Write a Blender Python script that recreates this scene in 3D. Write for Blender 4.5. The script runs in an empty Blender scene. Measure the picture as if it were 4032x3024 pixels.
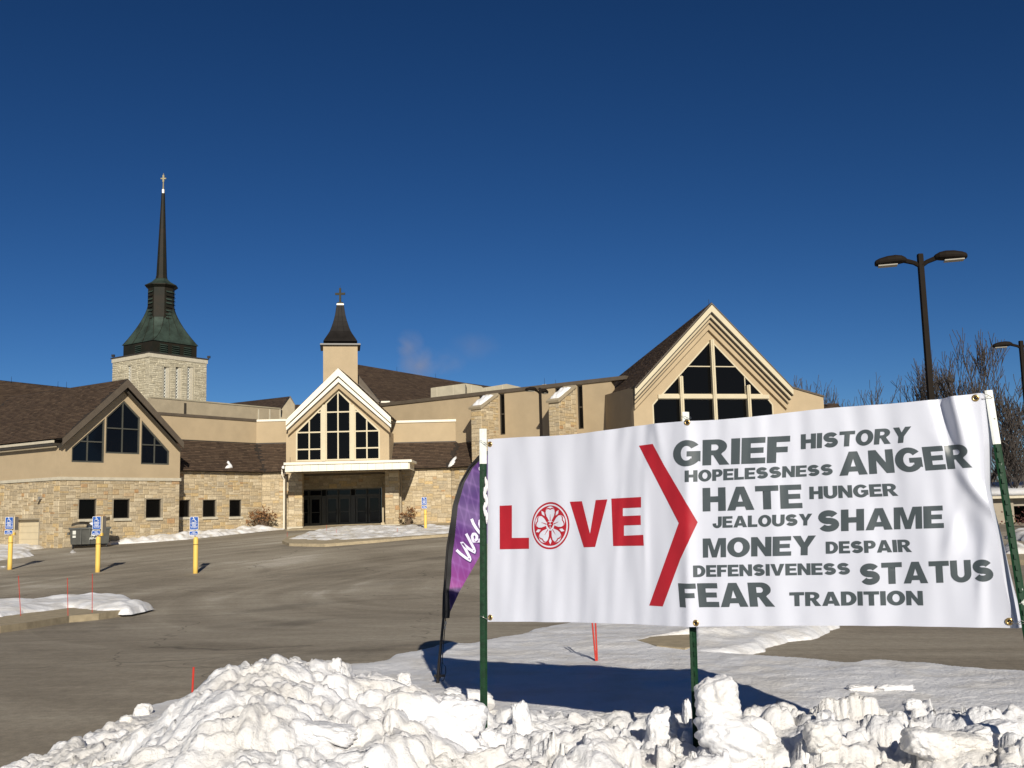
import bpy, bmesh, math, random
import numpy as np
from mathutils import Vector, Matrix
from mathutils.geometry import tessellate_polygon
random.seed(7); rng=np.random.RandomState(11)
sc=bpy.context.scene; C=sc.collection
# ------------------------------------------------------------ camera, sky, sun
F=3950.0; EYE=1.65; PITCH=math.radians(7.05); ROLL=math.radians(-1.43)
R3=(Matrix.Rotation(math.radians(90)+PITCH,3,'X')@Matrix.Rotation(ROLL,3,'Z'))
cd=bpy.data.cameras.new('camera'); cam=bpy.data.objects.new('camera',cd); C.objects.link(cam); sc.camera=cam
cd.sensor_width=36; cd.lens=F/4032*36; cd.clip_start=.05; cd.clip_end=6000
cam.location=(0,0,EYE); cam.rotation_euler=R3.to_euler()
SAZ=(.185,-1.0); SEL=math.radians(24.5)          # towards the sun (plan), elevation
world=bpy.data.worlds.new('World'); sc.world=world; world.use_nodes=True
wn=world.node_tree.nodes; wl=world.node_tree.links; wn.clear()
sky=wn.new('ShaderNodeTexSky'); sky.sky_type='NISHITA'; sky.sun_disc=False
sky.sun_elevation=SEL; sky.sun_rotation=math.atan2(SAZ[0],SAZ[1]); sky.altitude=900; sky.air_density=.75; sky.dust_density=.15; sky.ozone_density=4.5
hs=wn.new('ShaderNodeHueSaturation'); hs.inputs['Saturation'].default_value=1.085; hs.inputs['Value'].default_value=.49
bg=wn.new('ShaderNodeBackground'); bg.inputs[1].default_value=.06
wo=wn.new('ShaderNodeOutputWorld'); gm=wn.new('ShaderNodeGamma'); gm.inputs[1].default_value=1.30; wl.new(sky.outputs[0],gm.inputs[0]); wl.new(gm.outputs[0],hs.inputs['Color']); wl.new(hs.outputs[0],bg.inputs[0]); wl.new(bg.outputs[0],wo.inputs[0])
sd=bpy.data.lights.new('sun','SUN'); so=bpy.data.objects.new('sun',sd); C.objects.link(so)
sd.energy=5.0; sd.angle=math.radians(.53); sd.color=(1,.93,.81)
hz=math.hypot(*SAZ); tosun=Vector((SAZ[0]/hz*math.cos(SEL),SAZ[1]/hz*math.cos(SEL),math.sin(SEL)))
so.rotation_euler=tosun.to_track_quat('Z','Y').to_euler()
sc.view_settings.view_transform='Standard'; sc.view_settings.look='None'; sc.view_settings.gamma=1; sc.view_settings.exposure=.05
# ------------------------------------------------------------ pixel rays (4032x3024) and regions
def ray(px,py): return (R3@Vector(((px-2016)/F,-(py-1512)/F,-1))).normalized()
EYEV=Vector((0,0,EYE))
def P(px,py,Y):
    r=ray(px,py); return EYEV+r*(Y/r.y)
def reg(a,b,s): return lambda x,y:(a+x*s,b+y*s)
RA=reg(1100,1450,.42194); RB=reg(1700,1450,.36166); RC=reg(2300,1150,.45208); RD=reg(0,1450,.48227); RH=reg(600,1500,.39190)
RT=reg(350,650,.60307); RZ=reg(1000,1050,.69300); R1=reg(0,1350,.54245); R6=reg(1700,1700,.72333); R7=reg(2600,1500,.72323)
RF=reg(1550,1750,.60307); R8=reg(0,1950,.64725); RM=reg(0,0,1.82278); RE=reg(2050,1930,.16276); RS4=reg(100,2450,.9042); RS5=reg(2000,2450,.9186)
# ------------------------------------------------------------ ground height (thin plate spline over surveyed points)
CT=np.array([(0,0,-1.62),(0,-25,-1.6),(-8,-5,-1.62),(8,-5,-1.62),(-5,6,-1.64),(5,6,-1.6),(0,9,-1.64),(0,12,-1.71),(8,12,-1.76),(-8,12,-1.8),(-8,20,-2.15),(4,20,-2.0),(-12,37.2,-2.27),
(-16.7,40.6,-2.12),(-21,42,-2.05),(-26,55,-1.62),(-12,66,-1.02),(0,66,-1.0),(10,30,-2.1),(30,60,-1.75),(-21,66,-1.25),(20,60,-1.3),(-60,60,-1.9),(60,60,-1.9),(-60,10,-1.8),(60,10,-1.8),
(0,110,-.9),(-110,120,-1.5),(110,120,-1.6),(120,0,-1.7),(-120,0,-1.7),(0,-60,-1.6),(-100,-60,-1.6),(100,-60,-1.6),(0,180,-1.2)],float)
def _U(r2): return np.where(r2>0,r2*np.log(np.maximum(r2,1e-12)),0)
_n=len(CT); _K=_U(((CT[:,None,:2]-CT[None,:,:2])**2).sum(-1)); _Pm=np.c_[np.ones(_n),CT[:,:2]]
_A=np.block([[_K+np.eye(_n)*2,_Pm],[_Pm.T,np.zeros((3,3))]]); _w=np.linalg.solve(_A,np.r_[CT[:,2],0,0,0])
def gz(x,y):
    x=np.asarray(x,float); y=np.asarray(y,float); q=np.clip(x,-140,140); r=np.clip(y,-70,190)
    out=_w[_n]+_w[_n+1]*q+_w[_n+2]*r
    for i in range(_n): out=out+_w[i]*_U((q-CT[i,0])**2+(r-CT[i,1])**2)
    return np.clip(out,-2.6,-.8)+EYE
def G(px,py,h=0):                 # pixel -> point on the ground sheet
    r=ray(px,py); t=1.0; Y=4.0
    for _ in range(2500):
        p=EYEV+r*(Y/r.y)
        if p.z<float(gz(p.x,p.y))+h: break
        Y*=1.004
    p=EYEV+r*(Y/r.y); p.z=float(gz(p.x,p.y)); return p
# ------------------------------------------------------------ noise
def _hash(ix,iy,s):
    h=(ix*374761393+iy*668265263+s*974634777)&0xffffffff; h=((h^(h>>13))*1274126177)&0xffffffff; return ((h^(h>>16))&0xffff)/65535.0
def vnoise(x,y,s=0):
    x=np.asarray(x,float); y=np.asarray(y,float); ix=np.floor(x).astype(np.int64); iy=np.floor(y).astype(np.int64); fx=x-ix; fy=y-iy
    fx=fx*fx*fx*(fx*(fx*6-15)+10); fy=fy*fy*fy*(fy*(fy*6-15)+10)
    a=_hash(ix,iy,s); b=_hash(ix+1,iy,s); c=_hash(ix,iy+1,s); d=_hash(ix+1,iy+1,s)
    return (a*(1-fx)+b*fx)*(1-fy)+(c*(1-fx)+d*fx)*fy
def fbm(x,y,o=4,s=0):
    t=0; a=.5
    for i in range(o): t=t+a*vnoise(x*2**i,y*2**i,s+i*17); a*=.5
    return t-.47
# ------------------------------------------------------------ materials
def mat(name,col,rough=.8,var=0.0,scale=3.0,bump=0.0,bscale=None,metal=0,spec=.5,col2=None,coat=0,obj=True,streak=None,det=6):
    m=bpy.data.materials.new(name); m.use_nodes=True; n=m.node_tree.nodes; l=m.node_tree.links; b=n['Principled BSDF']
    b.inputs['Base Color'].default_value=(*col,1); b.inputs['Roughness'].default_value=rough; b.inputs['Metallic'].default_value=metal
    b.inputs['Specular IOR Level'].default_value=spec; b.inputs['Coat Weight'].default_value=coat
    tc=n.new('ShaderNodeTexCoord'); src=tc.outputs['Object']
    if streak:
        mp=n.new('ShaderNodeMapping'); mp.inputs['Scale'].default_value=streak; l.new(src,mp.inputs[0]); src=mp.outputs[0]
    if var or col2:
        t=n.new('ShaderNodeTexNoise'); t.inputs['Scale'].default_value=scale; t.inputs['Detail'].default_value=det; t.inputs['Roughness'].default_value=.6; l.new(src,t.inputs['Vector'])
        r=n.new('ShaderNodeValToRGB'); c2=col2 or tuple(c*(1-var) for c in col); c1=col if col2 else tuple(min(1,c*(1+var)) for c in col)
        r.color_ramp.elements[0].position=.33; r.color_ramp.elements[0].color=(*c2,1); r.color_ramp.elements[1].position=.67; r.color_ramp.elements[1].color=(*c1,1)
        l.new(t.outputs[0],r.inputs[0]); l.new(r.outputs[0],b.inputs['Base Color'])
    if bump:
        t2=n.new('ShaderNodeTexNoise'); t2.inputs['Scale'].default_value=bscale or scale*8; t2.inputs['Detail'].default_value=5; l.new(tc.outputs['Object'],t2.inputs['Vector'])
        bp=n.new('ShaderNodeBump'); bp.inputs['Strength'].default_value=bump; bp.inputs['Distance'].default_value=.02; l.new(t2.outputs[0],bp.inputs['Height']); l.new(bp.outputs[0],b.inputs['Normal'])
    return m
def palette_mat(name,stops,rough=.85,nscale=18,bump=.35,amt=.25):
    m=bpy.data.materials.new(name); m.use_nodes=True; n=m.node_tree.nodes; l=m.node_tree.links; b=n['Principled BSDF']; b.inputs['Roughness'].default_value=rough; b.inputs['Specular IOR Level'].default_value=.25
    oi=n.new('ShaderNodeObjectInfo'); ge=n.new('ShaderNodeNewGeometry'); ad=n.new('ShaderNodeMath'); ad.operation='ADD'; fr=n.new('ShaderNodeMath'); fr.operation='FRACT'
    l.new(oi.outputs['Random'],ad.inputs[0]); l.new(ge.outputs['Random Per Island'],ad.inputs[1]); l.new(ad.outputs[0],fr.inputs[0])
    r=n.new('ShaderNodeValToRGB'); r.color_ramp.interpolation='LINEAR'; cr=r.color_ramp
    cr.elements[0].position=0; cr.elements[0].color=(*stops[0][1],1); cr.elements[1].position=1; cr.elements[1].color=(*stops[-1][1],1)
    for p,c in stops[1:-1]: e=cr.elements.new(p); e.color=(*c,1)
    l.new(fr.outputs[0],r.inputs[0])
    tc=n.new('ShaderNodeNewGeometry'); t=n.new('ShaderNodeTexNoise'); t.inputs['Scale'].default_value=nscale; t.inputs['Detail'].default_value=6; l.new(tc.outputs['Position'],t.inputs['Vector'])
    mr=n.new('ShaderNodeMapRange'); mr.inputs[1].default_value=.3; mr.inputs[2].default_value=.7; mr.inputs[3].default_value=1-amt; mr.inputs[4].default_value=1+amt; l.new(t.outputs[0],mr.inputs[0])
    mx=n.new('ShaderNodeVectorMath'); mx.operation='SCALE'; l.new(r.outputs[0],mx.inputs[0]); l.new(mr.outputs[0],mx.inputs['Scale']); l.new(mx.outputs[0],b.inputs['Base Color'])
    bp=n.new('ShaderNodeBump'); bp.inputs['Strength'].default_value=bump; bp.inputs['Distance'].default_value=.02; l.new(t.outputs[0],bp.inputs['Height']); l.new(bp.outputs[0],b.inputs['Normal'])
    return m
M={}
M['stone']=palette_mat('ashlar_stone',[(0,(.42,.33,.20)),(.14,(.52,.43,.29)),(.28,(.36,.29,.19)),(.4,(.45,.36,.225)),(.52,(.57,.48,.33)),(.62,(.40,.32,.205)),(.74,(.52,.38,.19)),(.84,(.38,.32,.225)),(.95,(.48,.385,.245)),(.975,(.40,.235,.11)),(.985,(.44,.35,.21)),(1,(.42,.33,.2))],nscale=9,amt=.18)
M['limestone']=palette_mat('tower_limestone',[(0,(.46,.41,.295)),(.3,(.52,.47,.345)),(.5,(.43,.385,.28)),(.75,(.56,.51,.38)),(1,(.48,.43,.31))],nscale=7)
M['mortar']=mat('mortar',(.32,.27,.19),.95,.2,6,.3)
M['shingle']=palette_mat('asphalt_shingle',[(0,(.066,.042,.027)),(.3,(.095,.062,.040)),(.55,(.052,.033,.022)),(.8,(.112,.075,.048)),(1,(.070,.045,.030))],nscale=30,amt=.3)
M['roofbase']=mat('roof_deck_course_shade',(.022,.015,.010),.9,.2,8,.3)  # dark deck colour stands in for shadow lines between shingle courses
M['tmortar']=mat('tower_mortar',(.40,.36,.265),.95,.15,6,.3)
M['stucco']=mat('tan_stucco',(.43,.335,.21),.92,.06,.9,.25,90)
M['stucco2']=mat('grey_tan_stucco',(.36,.30,.205),.92,.10,1.2,.2,60)
M['metalpanel']=mat('weathered_metal_panel',(.34,.30,.21),.6,.12,1.5)
M['cream']=mat('cream_metal',(.55,.48,.33),.5,.04,2)
M['creamtrim']=mat('cream_trim',(.47,.39,.255),.6,.06,2)
M['white']=mat('white_coping',(.80,.75,.62),.5,.04,2)
M['belt']=mat('belt_stone',(.52,.47,.36),.85,.1,4,.3,40)
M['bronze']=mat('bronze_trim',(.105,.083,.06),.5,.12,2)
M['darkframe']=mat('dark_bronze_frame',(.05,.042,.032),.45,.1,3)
M['greyframe']=mat('grey_green_frame',(.07,.07,.058),.5,.1,3)
M['glass']=mat('dark_glass',(.004,.006,.010),.06,spec=.20)
M['glass2']=mat('deep_glass',(.004,.004,.004),.12,spec=.10)
M['copperd']=mat('dark_copper',(.024,.018,.012),.6,scale=.9,col2=(.012,.014,.010),bump=.2,spec=.15,bscale=14)
M['copperg']=mat('green_copper',(.045,.068,.054),.6,scale=1.1,col2=(.020,.028,.022),bump=.2,spec=.15,bscale=12)
M['black']=mat('black_metal',(.012,.010,.009),.4,.2,3)
M['lattice']=mat('lattice_screen',(.6,.6,.54),.7,.1,4)
M['gold']=mat('gilt_cross',(.42,.36,.2),.35,metal=.6)
M['bcross']=mat('brown_cross',(.045,.042,.028),.7,.1,3,spec=.15)
M['collar']=mat('pale_collar',(.75,.68,.5),.35,metal=.3)
M['garage']=mat('cream_garage_door',(.62,.52,.34),.6,.04,2)
M['concrete']=mat('concrete_kerb',(.38,.31,.20),.9,.18,5,.4,50)
M['yellow']=mat('yellow_paint',(.80,.52,.11),.45,scale=6,col2=(.74,.46,.085),bump=.1)
M['blue']=mat('sign_blue',(.012,.085,.36),.4,.06,4)
M['signw']=mat('sign_white',(.8,.8,.8),.4)
M['alu']=mat('sign_aluminium_back',(.11,.095,.08),.5,.15,6)
M['galv']=mat('galvanised',(.4,.38,.33),.4,metal=.5)
M['dump']=mat('dumpster_grey',(.055,.055,.046),.55,.25,3,.1)
M['blackpl']=mat('black_plastic',(.012,.012,.012),.4,.2,4)
M['twig']=mat('dry_twig',(.16,.11,.07),.9,.3,8)
M['dryleaf']=palette_mat('dry_leaf',[(0,(.16,.07,.03)),(.4,(.34,.19,.08)),(.7,(.10,.05,.03)),(1,(.28,.13,.05))],nscale=30)
M['bark']=mat('tree_bark',(.070,.058,.050),.95,.3,6,.4)
M['pole']=mat('bronze_pole_paint',(.016,.012,.009),.7,.1,4,spec=.08)
M['lens']=mat('lamp_lens',(.33,.31,.26),.3,.05,9)
M['red']=mat('red_marker',(.50,.035,.02),.4,.1,20)
M['green']=mat('green_post_paint',(.006,.040,.015),.5,scale=26,col2=(.004,.022,.009),bump=.15,spec=.2)
M['wpaint']=mat('chipped_white_paint',(.72,.74,.70),.5,scale=40,col2=(.62,.65,.60),bump=.3)
M['wire']=mat('steel_wire',(.45,.43,.4),.3,metal=.9)
M['brass']=mat('brass_grommet',(.62,.42,.16),.25,metal=.9)
M['ink']=mat('grey_ink',(.062,.078,.085),.42,.05,8,spec=.5)
M['redink']=mat('red_ink',(.38,.012,.022),.45,.05,8)
M['paper']=mat('banner_white',(.60,.62,.70),.38,.012,3,spec=.45)
M['flagblack']=mat('flag_sleeve_black',(.008,.008,.009),.7,.2,20)
M['flagw']=mat('flag_lettering',(.72,.68,.86),.6)
M['flagd']=mat('flag_letter_shadow',(.03,.012,.10),.7)
M['hedge']=palette_mat('dark_red_hedge',[(0,(.07,.03,.025)),(.5,(.12,.05,.04)),(1,(.05,.025,.02))],nscale=20)
M['house']=mat('house_siding',(.30,.26,.2),.8,.08,3)
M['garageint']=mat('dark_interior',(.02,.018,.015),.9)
# snow
def snowmat(name,c1,c2,bs=26,bumps=.28):
    m=bpy.data.materials.new(name); m.use_nodes=True; n=m.node_tree.nodes; l=m.node_tree.links; b=n['Principled BSDF']
    b.inputs['Roughness'].default_value=.62; b.inputs['Specular IOR Level'].default_value=.3
    tc=n.new('ShaderNodeNewGeometry'); t=n.new('ShaderNodeTexNoise'); t.inputs['Scale'].default_value=1.7; t.inputs['Detail'].default_value=8; t.inputs['Roughness'].default_value=.62; l.new(tc.outputs['Position'],t.inputs['Vector'])
    r=n.new('ShaderNodeValToRGB'); r.color_ramp.elements[0].position=.40; r.color_ramp.elements[0].color=(*c2,1); r.color_ramp.elements[1].position=.55; r.color_ramp.elements[1].color=(*c1,1); l.new(t.outputs[0],r.inputs[0]); l.new(r.outputs[0],b.inputs['Base Color'])
    t2=n.new('ShaderNodeTexNoise'); t2.inputs['Scale'].default_value=bs; t2.inputs['Detail'].default_value=7; t2.inputs['Roughness'].default_value=.65; l.new(tc.outputs['Position'],t2.inputs['Vector'])
    bp=n.new('ShaderNodeBump'); bp.inputs['Strength'].default_value=bumps; bp.inputs['Distance'].default_value=.03; l.new(t2.outputs[0],bp.inputs['Height']); l.new(bp.outputs[0],b.inputs['Normal'])
    return m
M['snow']=snowmat('snow',(.80,.80,.81),(.73,.71,.68),24,.7)
M['snowfar']=snowmat('packed_snow',(.76,.75,.74),(.58,.54,.47),6,.5)
# asphalt with salt haze, swept along the traffic
def asphalt():
    m=bpy.data.materials.new('salted_asphalt'); m.use_nodes=True; n=m.node_tree.nodes; l=m.node_tree.links; b=n['Principled BSDF']; b.inputs['Roughness'].default_value=.85; b.inputs['Specular IOR Level'].default_value=.25
    g=n.new('ShaderNodeNewGeometry')
    def noise(scale,mpscale=None,rot=0,det=6,dist=0):
        src=g.outputs['Position']
        if mpscale:
            mp=n.new('ShaderNodeMapping'); mp.vector_type='TEXTURE'; mp.inputs['Rotation'].default_value=(0,0,rot); mp.inputs['Scale'].default_value=mpscale; l.new(src,mp.inputs[0]); src=mp.outputs[0]
        t=n.new('ShaderNodeTexNoise'); t.inputs['Scale'].default_value=scale; t.inputs['Detail'].default_value=det; t.inputs['Roughness'].default_value=.62; t.inputs['Distortion'].default_value=dist; l.new(src,t.inputs['Vector']); return t.outputs[0]
    def rng_(s,a,b_,c,d):
        r=n.new('ShaderNodeMapRange'); r.inputs[1].default_value=a; r.inputs[2].default_value=b_; r.inputs[3].default_value=c; r.inputs[4].default_value=d; l.new(s,r.inputs[0]); return r.outputs[0]
    def mul(a,b_):
        q=n.new('ShaderNodeMath'); q.operation='MULTIPLY'; l.new(a,q.inputs[0]); l.new(b_,q.inputs[1]); return q.outputs[0]
    big=noise(.07,None,0,4,1.0); st1=noise(1.0,(6,1.1,1),math.radians(14),6,1.6); st2=noise(1.0,(3.2,.5,1),math.radians(-8),5,1.2); fine=noise(11,None,0,8); grit=noise(60,None,0,4)
    # tyre-swept arcs round the turning point of the lot
    dv=n.new('ShaderNodeVectorMath'); dv.operation='SUBTRACT'; l.new(g.outputs['Position'],dv.inputs[0]); dv.inputs[1].default_value=(9,31,0)
    sx=n.new('ShaderNodeSeparateXYZ'); l.new(dv.outputs[0],sx.inputs[0]); at=n.new('ShaderNodeMath'); at.operation='ARCTAN2'; l.new(sx.outputs['X'],at.inputs[0]); l.new(sx.outputs['Y'],at.inputs[1])
    cx=n.new('ShaderNodeCombineXYZ'); l.new(sx.outputs['X'],cx.inputs['X']); l.new(sx.outputs['Y'],cx.inputs['Y']); ln=n.new('ShaderNodeVectorMath'); ln.operation='LENGTH'; l.new(cx.outputs[0],ln.inputs[0])
    pv=n.new('ShaderNodeCombineXYZ'); q1=n.new('ShaderNodeMath'); q1.operation='MULTIPLY'; q1.inputs[1].default_value=1.3; l.new(at.outputs[0],q1.inputs[0]); q2=n.new('ShaderNodeMath'); q2.operation='MULTIPLY'; q2.inputs[1].default_value=.6; l.new(ln.outputs['Value'],q2.inputs[0]); l.new(q1.outputs[0],pv.inputs['X']); l.new(q2.outputs[0],pv.inputs['Y'])
    t3=n.new('ShaderNodeTexNoise'); t3.inputs['Scale'].default_value=1.0; t3.inputs['Detail'].default_value=6; t3.inputs['Distortion'].default_value=1.3; l.new(pv.outputs[0],t3.inputs['Vector']); st1=t3.outputs[0]
    a=n.new('ShaderNodeMath'); a.operation='ADD'; l.new(rng_(st1,.3,.7,.08,.42),a.inputs[0]); l.new(rng_(big,.3,.7,0,.5),a.inputs[1])
    a2=n.new('ShaderNodeMath'); a2.operation='ADD'; l.new(a.outputs[0],a2.inputs[0]); l.new(rng_(st2,.35,.65,-.08,.08),a2.inputs[1])
    ramp=n.new('ShaderNodeValToRGB'); cr=ramp.color_ramp
    cr.elements[0].position=.12; cr.elements[0].color=(.175,.148,.108,1); cr.elements[1].position=.92; cr.elements[1].color=(.56,.51,.43,1)
    e=cr.elements.new(.45); e.color=(.29,.25,.19,1); e=cr.elements.new(.68); e.color=(.38,.335,.26,1)
    l.new(a2.outputs[0],ramp.inputs[0])
    damp=noise(.16,None,0,5,.8); dampf=rng_(damp,.56,.66,1,.70)
    k=mul(rng_(fine,.3,.7,.82,1.16),rng_(grit,.35,.65,.88,1.12))
    vo=n.new('ShaderNodeTexVoronoi'); vo.feature='DISTANCE_TO_EDGE'; vo.inputs['Scale'].default_value=.11; 
    wmp=n.new('ShaderNodeTexNoise'); wmp.inputs['Scale'].default_value=.7; l.new(g.outputs['Position'],wmp.inputs['Vector'])
    av=n.new('ShaderNodeVectorMath'); av.operation='MULTIPLY_ADD'; l.new(wmp.outputs['Color'],av.inputs[0]); av.inputs[1].default_value=(1.6,1.6,0); l.new(g.outputs['Position'],av.inputs[2]); l.new(av.outputs[0],vo.inputs['Vector'])
    crk=rng_(vo.outputs['Distance'],.0,.0024,.55,1); k=mul(k,crk); k=mul(k,dampf)
    sc_=n.new('ShaderNodeVectorMath'); sc_.operation='SCALE'; l.new(ramp.outputs[0],sc_.inputs[0]); l.new(k,sc_.inputs['Scale']); l.new(sc_.outputs[0],b.inputs['Base Color'])
    bp=n.new('ShaderNodeBump'); bp.inputs['Strength'].default_value=.5; bp.inputs['Distance'].default_value=.012; l.new(grit,bp.inputs['Height']); l.new(bp.outputs[0],b.inputs['Normal'])
    return m
M['asphalt']=asphalt()
# feather flag print: purple with pale diagonal rays, set in the flag's own coordinates
def flagmat():
    m=bpy.data.materials.new('purple_flag_print'); m.use_nodes=True; n=m.node_tree.nodes; l=m.node_tree.links; b=n['Principled BSDF']; b.inputs['Roughness'].default_value=.6
    tc=n.new('ShaderNodeTexCoord'); sx=n.new('ShaderNodeSeparateXYZ'); l.new(tc.outputs['Object'],sx.inputs[0])
    r=n.new('ShaderNodeMapRange'); r.inputs[1].default_value=.5; r.inputs[2].default_value=2.1; l.new(sx.outputs['Z'],r.inputs[0])
    cr=n.new('ShaderNodeValToRGB'); e=cr.color_ramp; e.elements[0].position=0; e.elements[0].color=(.025,.006,.06,1); e.elements[1].position=1; e.elements[1].color=(.075,.018,.15,1)
    for p,c in ((.12,(.035,.008,.08)),(.20,(.035,.008,.08)),(.215,(.24,.035,.22)),(.36,(.18,.035,.22)),(.55,(.075,.016,.16)),(.75,(.05,.013,.13))): q=e.elements.new(p); q.color=(*c,1)
    l.new(r.outputs[0],cr.inputs[0])
    acc=cr.outputs[0]
    for rot,sc2 in ((.25,5.0),(-.15,3.4),(1.15,2.6)):
        mp=n.new('ShaderNodeMapping'); mp.inputs['Rotation'].default_value=(0,rot,0); l.new(tc.outputs['Object'],mp.inputs[0])
        w=n.new('ShaderNodeTexWave'); w.bands_direction='X'; w.inputs['Scale'].default_value=sc2; w.inputs['Distortion'].default_value=1.2; w.inputs['Detail'].default_value=1; l.new(mp.outputs[0],w.inputs['Vector'])
        p=n.new('ShaderNodeMath'); p.operation='POWER'; p.inputs[1].default_value=9; l.new(w.outputs['Fac'],p.inputs[0]); q=n.new('ShaderNodeMath'); q.operation='MULTIPLY'; q.inputs[1].default_value=.10; l.new(p.outputs[0],q.inputs[0])
        mx=n.new('ShaderNodeMix'); mx.data_type='RGBA'; l.new(q.outputs[0],mx.inputs['Factor']); l.new(acc,mx.inputs['A']); mx.inputs['B'].default_value=(.45,.25,.65,1); acc=mx.outputs['Result']
    l.new(acc,b.inputs['Base Color']); return m
M['flag']=flagmat()
def chipped(name,base,chip,scale,lo,hi):
    m=bpy.data.materials.new(name); m.use_nodes=True; n=m.node_tree.nodes; l=m.node_tree.links; b=n['Principled BSDF']; b.inputs['Roughness'].default_value=.5; b.inputs['Specular IOR Level'].default_value=.2
    tc=n.new('ShaderNodeTexCoord'); t=n.new('ShaderNodeTexNoise'); t.inputs['Scale'].default_value=scale; t.inputs['Detail'].default_value=5; l.new(tc.outputs['Object'],t.inputs['Vector'])
    r=n.new('ShaderNodeValToRGB'); r.color_ramp.elements[0].position=lo; r.color_ramp.elements[0].color=(*base,1); r.color_ramp.elements[1].position=hi; r.color_ramp.elements[1].color=(*chip,1); l.new(t.outputs[0],r.inputs[0]); l.new(r.outputs[0],b.inputs['Base Color']); return m
M['greenchip']=chipped('green_paint_with_white_chips',(.006,.036,.014),(.5,.52,.48),20,.66,.68)
M['whitechip']=chipped('white_paint_with_dark_chips',(.72,.74,.70),(.03,.05,.03),26,.66,.68)
M['yellowchip']=chipped('yellow_bollard_paint',(.80,.54,.13),(.16,.09,.03),9,.70,.73)
# ------------------------------------------------------------ mesh builder
class MB:
    def __init__(s): s.v=[]; s.f=[]
    def add(s,vs,fs):
        k=len(s.v); s.v+= [tuple(v) for v in vs]; s.f+=[tuple(i+k for i in f) for f in fs]; return s
    def box(s,c,u,v,w):            # centre and three half vectors
        c=Vector(c); P_=[c+a*u+b*v+d*w for d in(-1,1) for b in(-1,1) for a in(-1,1)]
        return s.add(P_,[(0,2,3,1),(4,5,7,6),(0,1,5,4),(2,6,7,3),(0,4,6,2),(1,3,7,5)])
    def aab(s,x0,x1,y0,y1,z0,z1): return s.box(((x0+x1)/2,(y0+y1)/2,(z0+z1)/2),Vector(((x1-x0)/2,0,0)),Vector((0,(y1-y0)/2,0)),Vector((0,0,(z1-z0)/2)))
    def prism(s,front,back,holes=()):   # front/back loops of 3D points + hole loops [(front,back)]
        loops=[front]+[h[0] for h in holes]; bl=[back]+[h[1] for h in holes]
        tri=tessellate_polygon([[Vector(p) for p in L] for L in loops]); fl=[p for L in loops for p in L]; bk=[p for L in bl for p in L]; n=len(fl)
        fs=[tuple(t) for t in tri]+[tuple(n+i for i in reversed(t)) for t in tri]; k=0
        for L in loops:
            m=len(L)
            for i in range(m): j=(i+1)%m; fs.append((k+i,k+j,n+k+j,n+k+i))
            k+=m
        return s.add(fl+bk,fs)
    def loft(s,rings,cap=True):
        vs=[p for r in rings for p in r]; m=len(rings[0]); fs=[]
        for i in range(len(rings)-1):
            for j in range(m): a=i*m+j; b=i*m+(j+1)%m; fs.append((a,b,b+m,a+m))
        if cap: fs.append(tuple(range(m))[::-1]); fs.append(tuple((len(rings)-1)*m+j for j in range(m)))
        return s.add(vs,fs)
    def tube(s,pts,rad,n=6,cap=True):
        pts=[Vector(p) for p in pts]; rs=rad if isinstance(rad,(list,tuple)) else [rad]*len(pts); rings=[]
        for i,p in enumerate(pts):
            d=(pts[min(i+1,len(pts)-1)]-pts[max(i-1,0)]).normalized(); a=d.orthogonal().normalized() if abs(d.z)<.9 else Vector((1,0,0)); a=(a-d*a.dot(d)).normalized(); b=d.cross(a)
            rings.append([p+(a*math.cos(2*math.pi*k/n)+b*math.sin(2*math.pi*k/n))*rs[i] for k in range(n)])
        return s.loft(rings,cap)
    def build(s,name,m,parent=None,smooth=False,loc=None,fix=True):
        me=bpy.data.meshes.new(name); L=Vector(loc) if loc is not None else None
        v=[Vector(p)-L for p in s.v] if L is not None else s.v
        me.from_pydata([tuple(p) for p in v],[],s.f)
        if fix and len(s.f)<60000:
            bm=bmesh.new(); bm.from_mesh(me); bmesh.ops.recalc_face_normals(bm,faces=bm.faces); bm.to_mesh(me); bm.free()
        me.materials.append(m)
        if smooth: me.polygons.foreach_set('use_smooth',[True]*len(me.polygons))
        o=bpy.data.objects.new(name,me); C.objects.link(o)
        if L is not None: o.location=L
        if parent is not None: setpar(o,parent)
        return o
def setpar(o,p):
    o.parent=p; o.matrix_parent_inverse=Matrix.Identity(4)
    w=Vector((0,0,0)); q=p
    while q: w+=q.location; q=q.parent      # parents are never rotated here
    o.location=o.location-w
def thing(name,label,cat,loc=(0,0,0),group=None):
    o=bpy.data.objects.new(name,None); C.objects.link(o); o.location=loc; o.empty_display_size=.3; o['label']=label; o['category']=cat
    if group: o['group']=group
    return o
def tag(o,label=None,cat=None,group=None,kind=None):
    for k,v in (('label',label),('category',cat),('group',group),('kind',kind)):
        if v: o[k]=v
    return o
def copy_tree(o,parent=None):
    c=o.copy(); C.objects.link(c); c.parent=parent
    for ch in list(o.children): copy_tree(ch,c)
    return c
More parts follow.
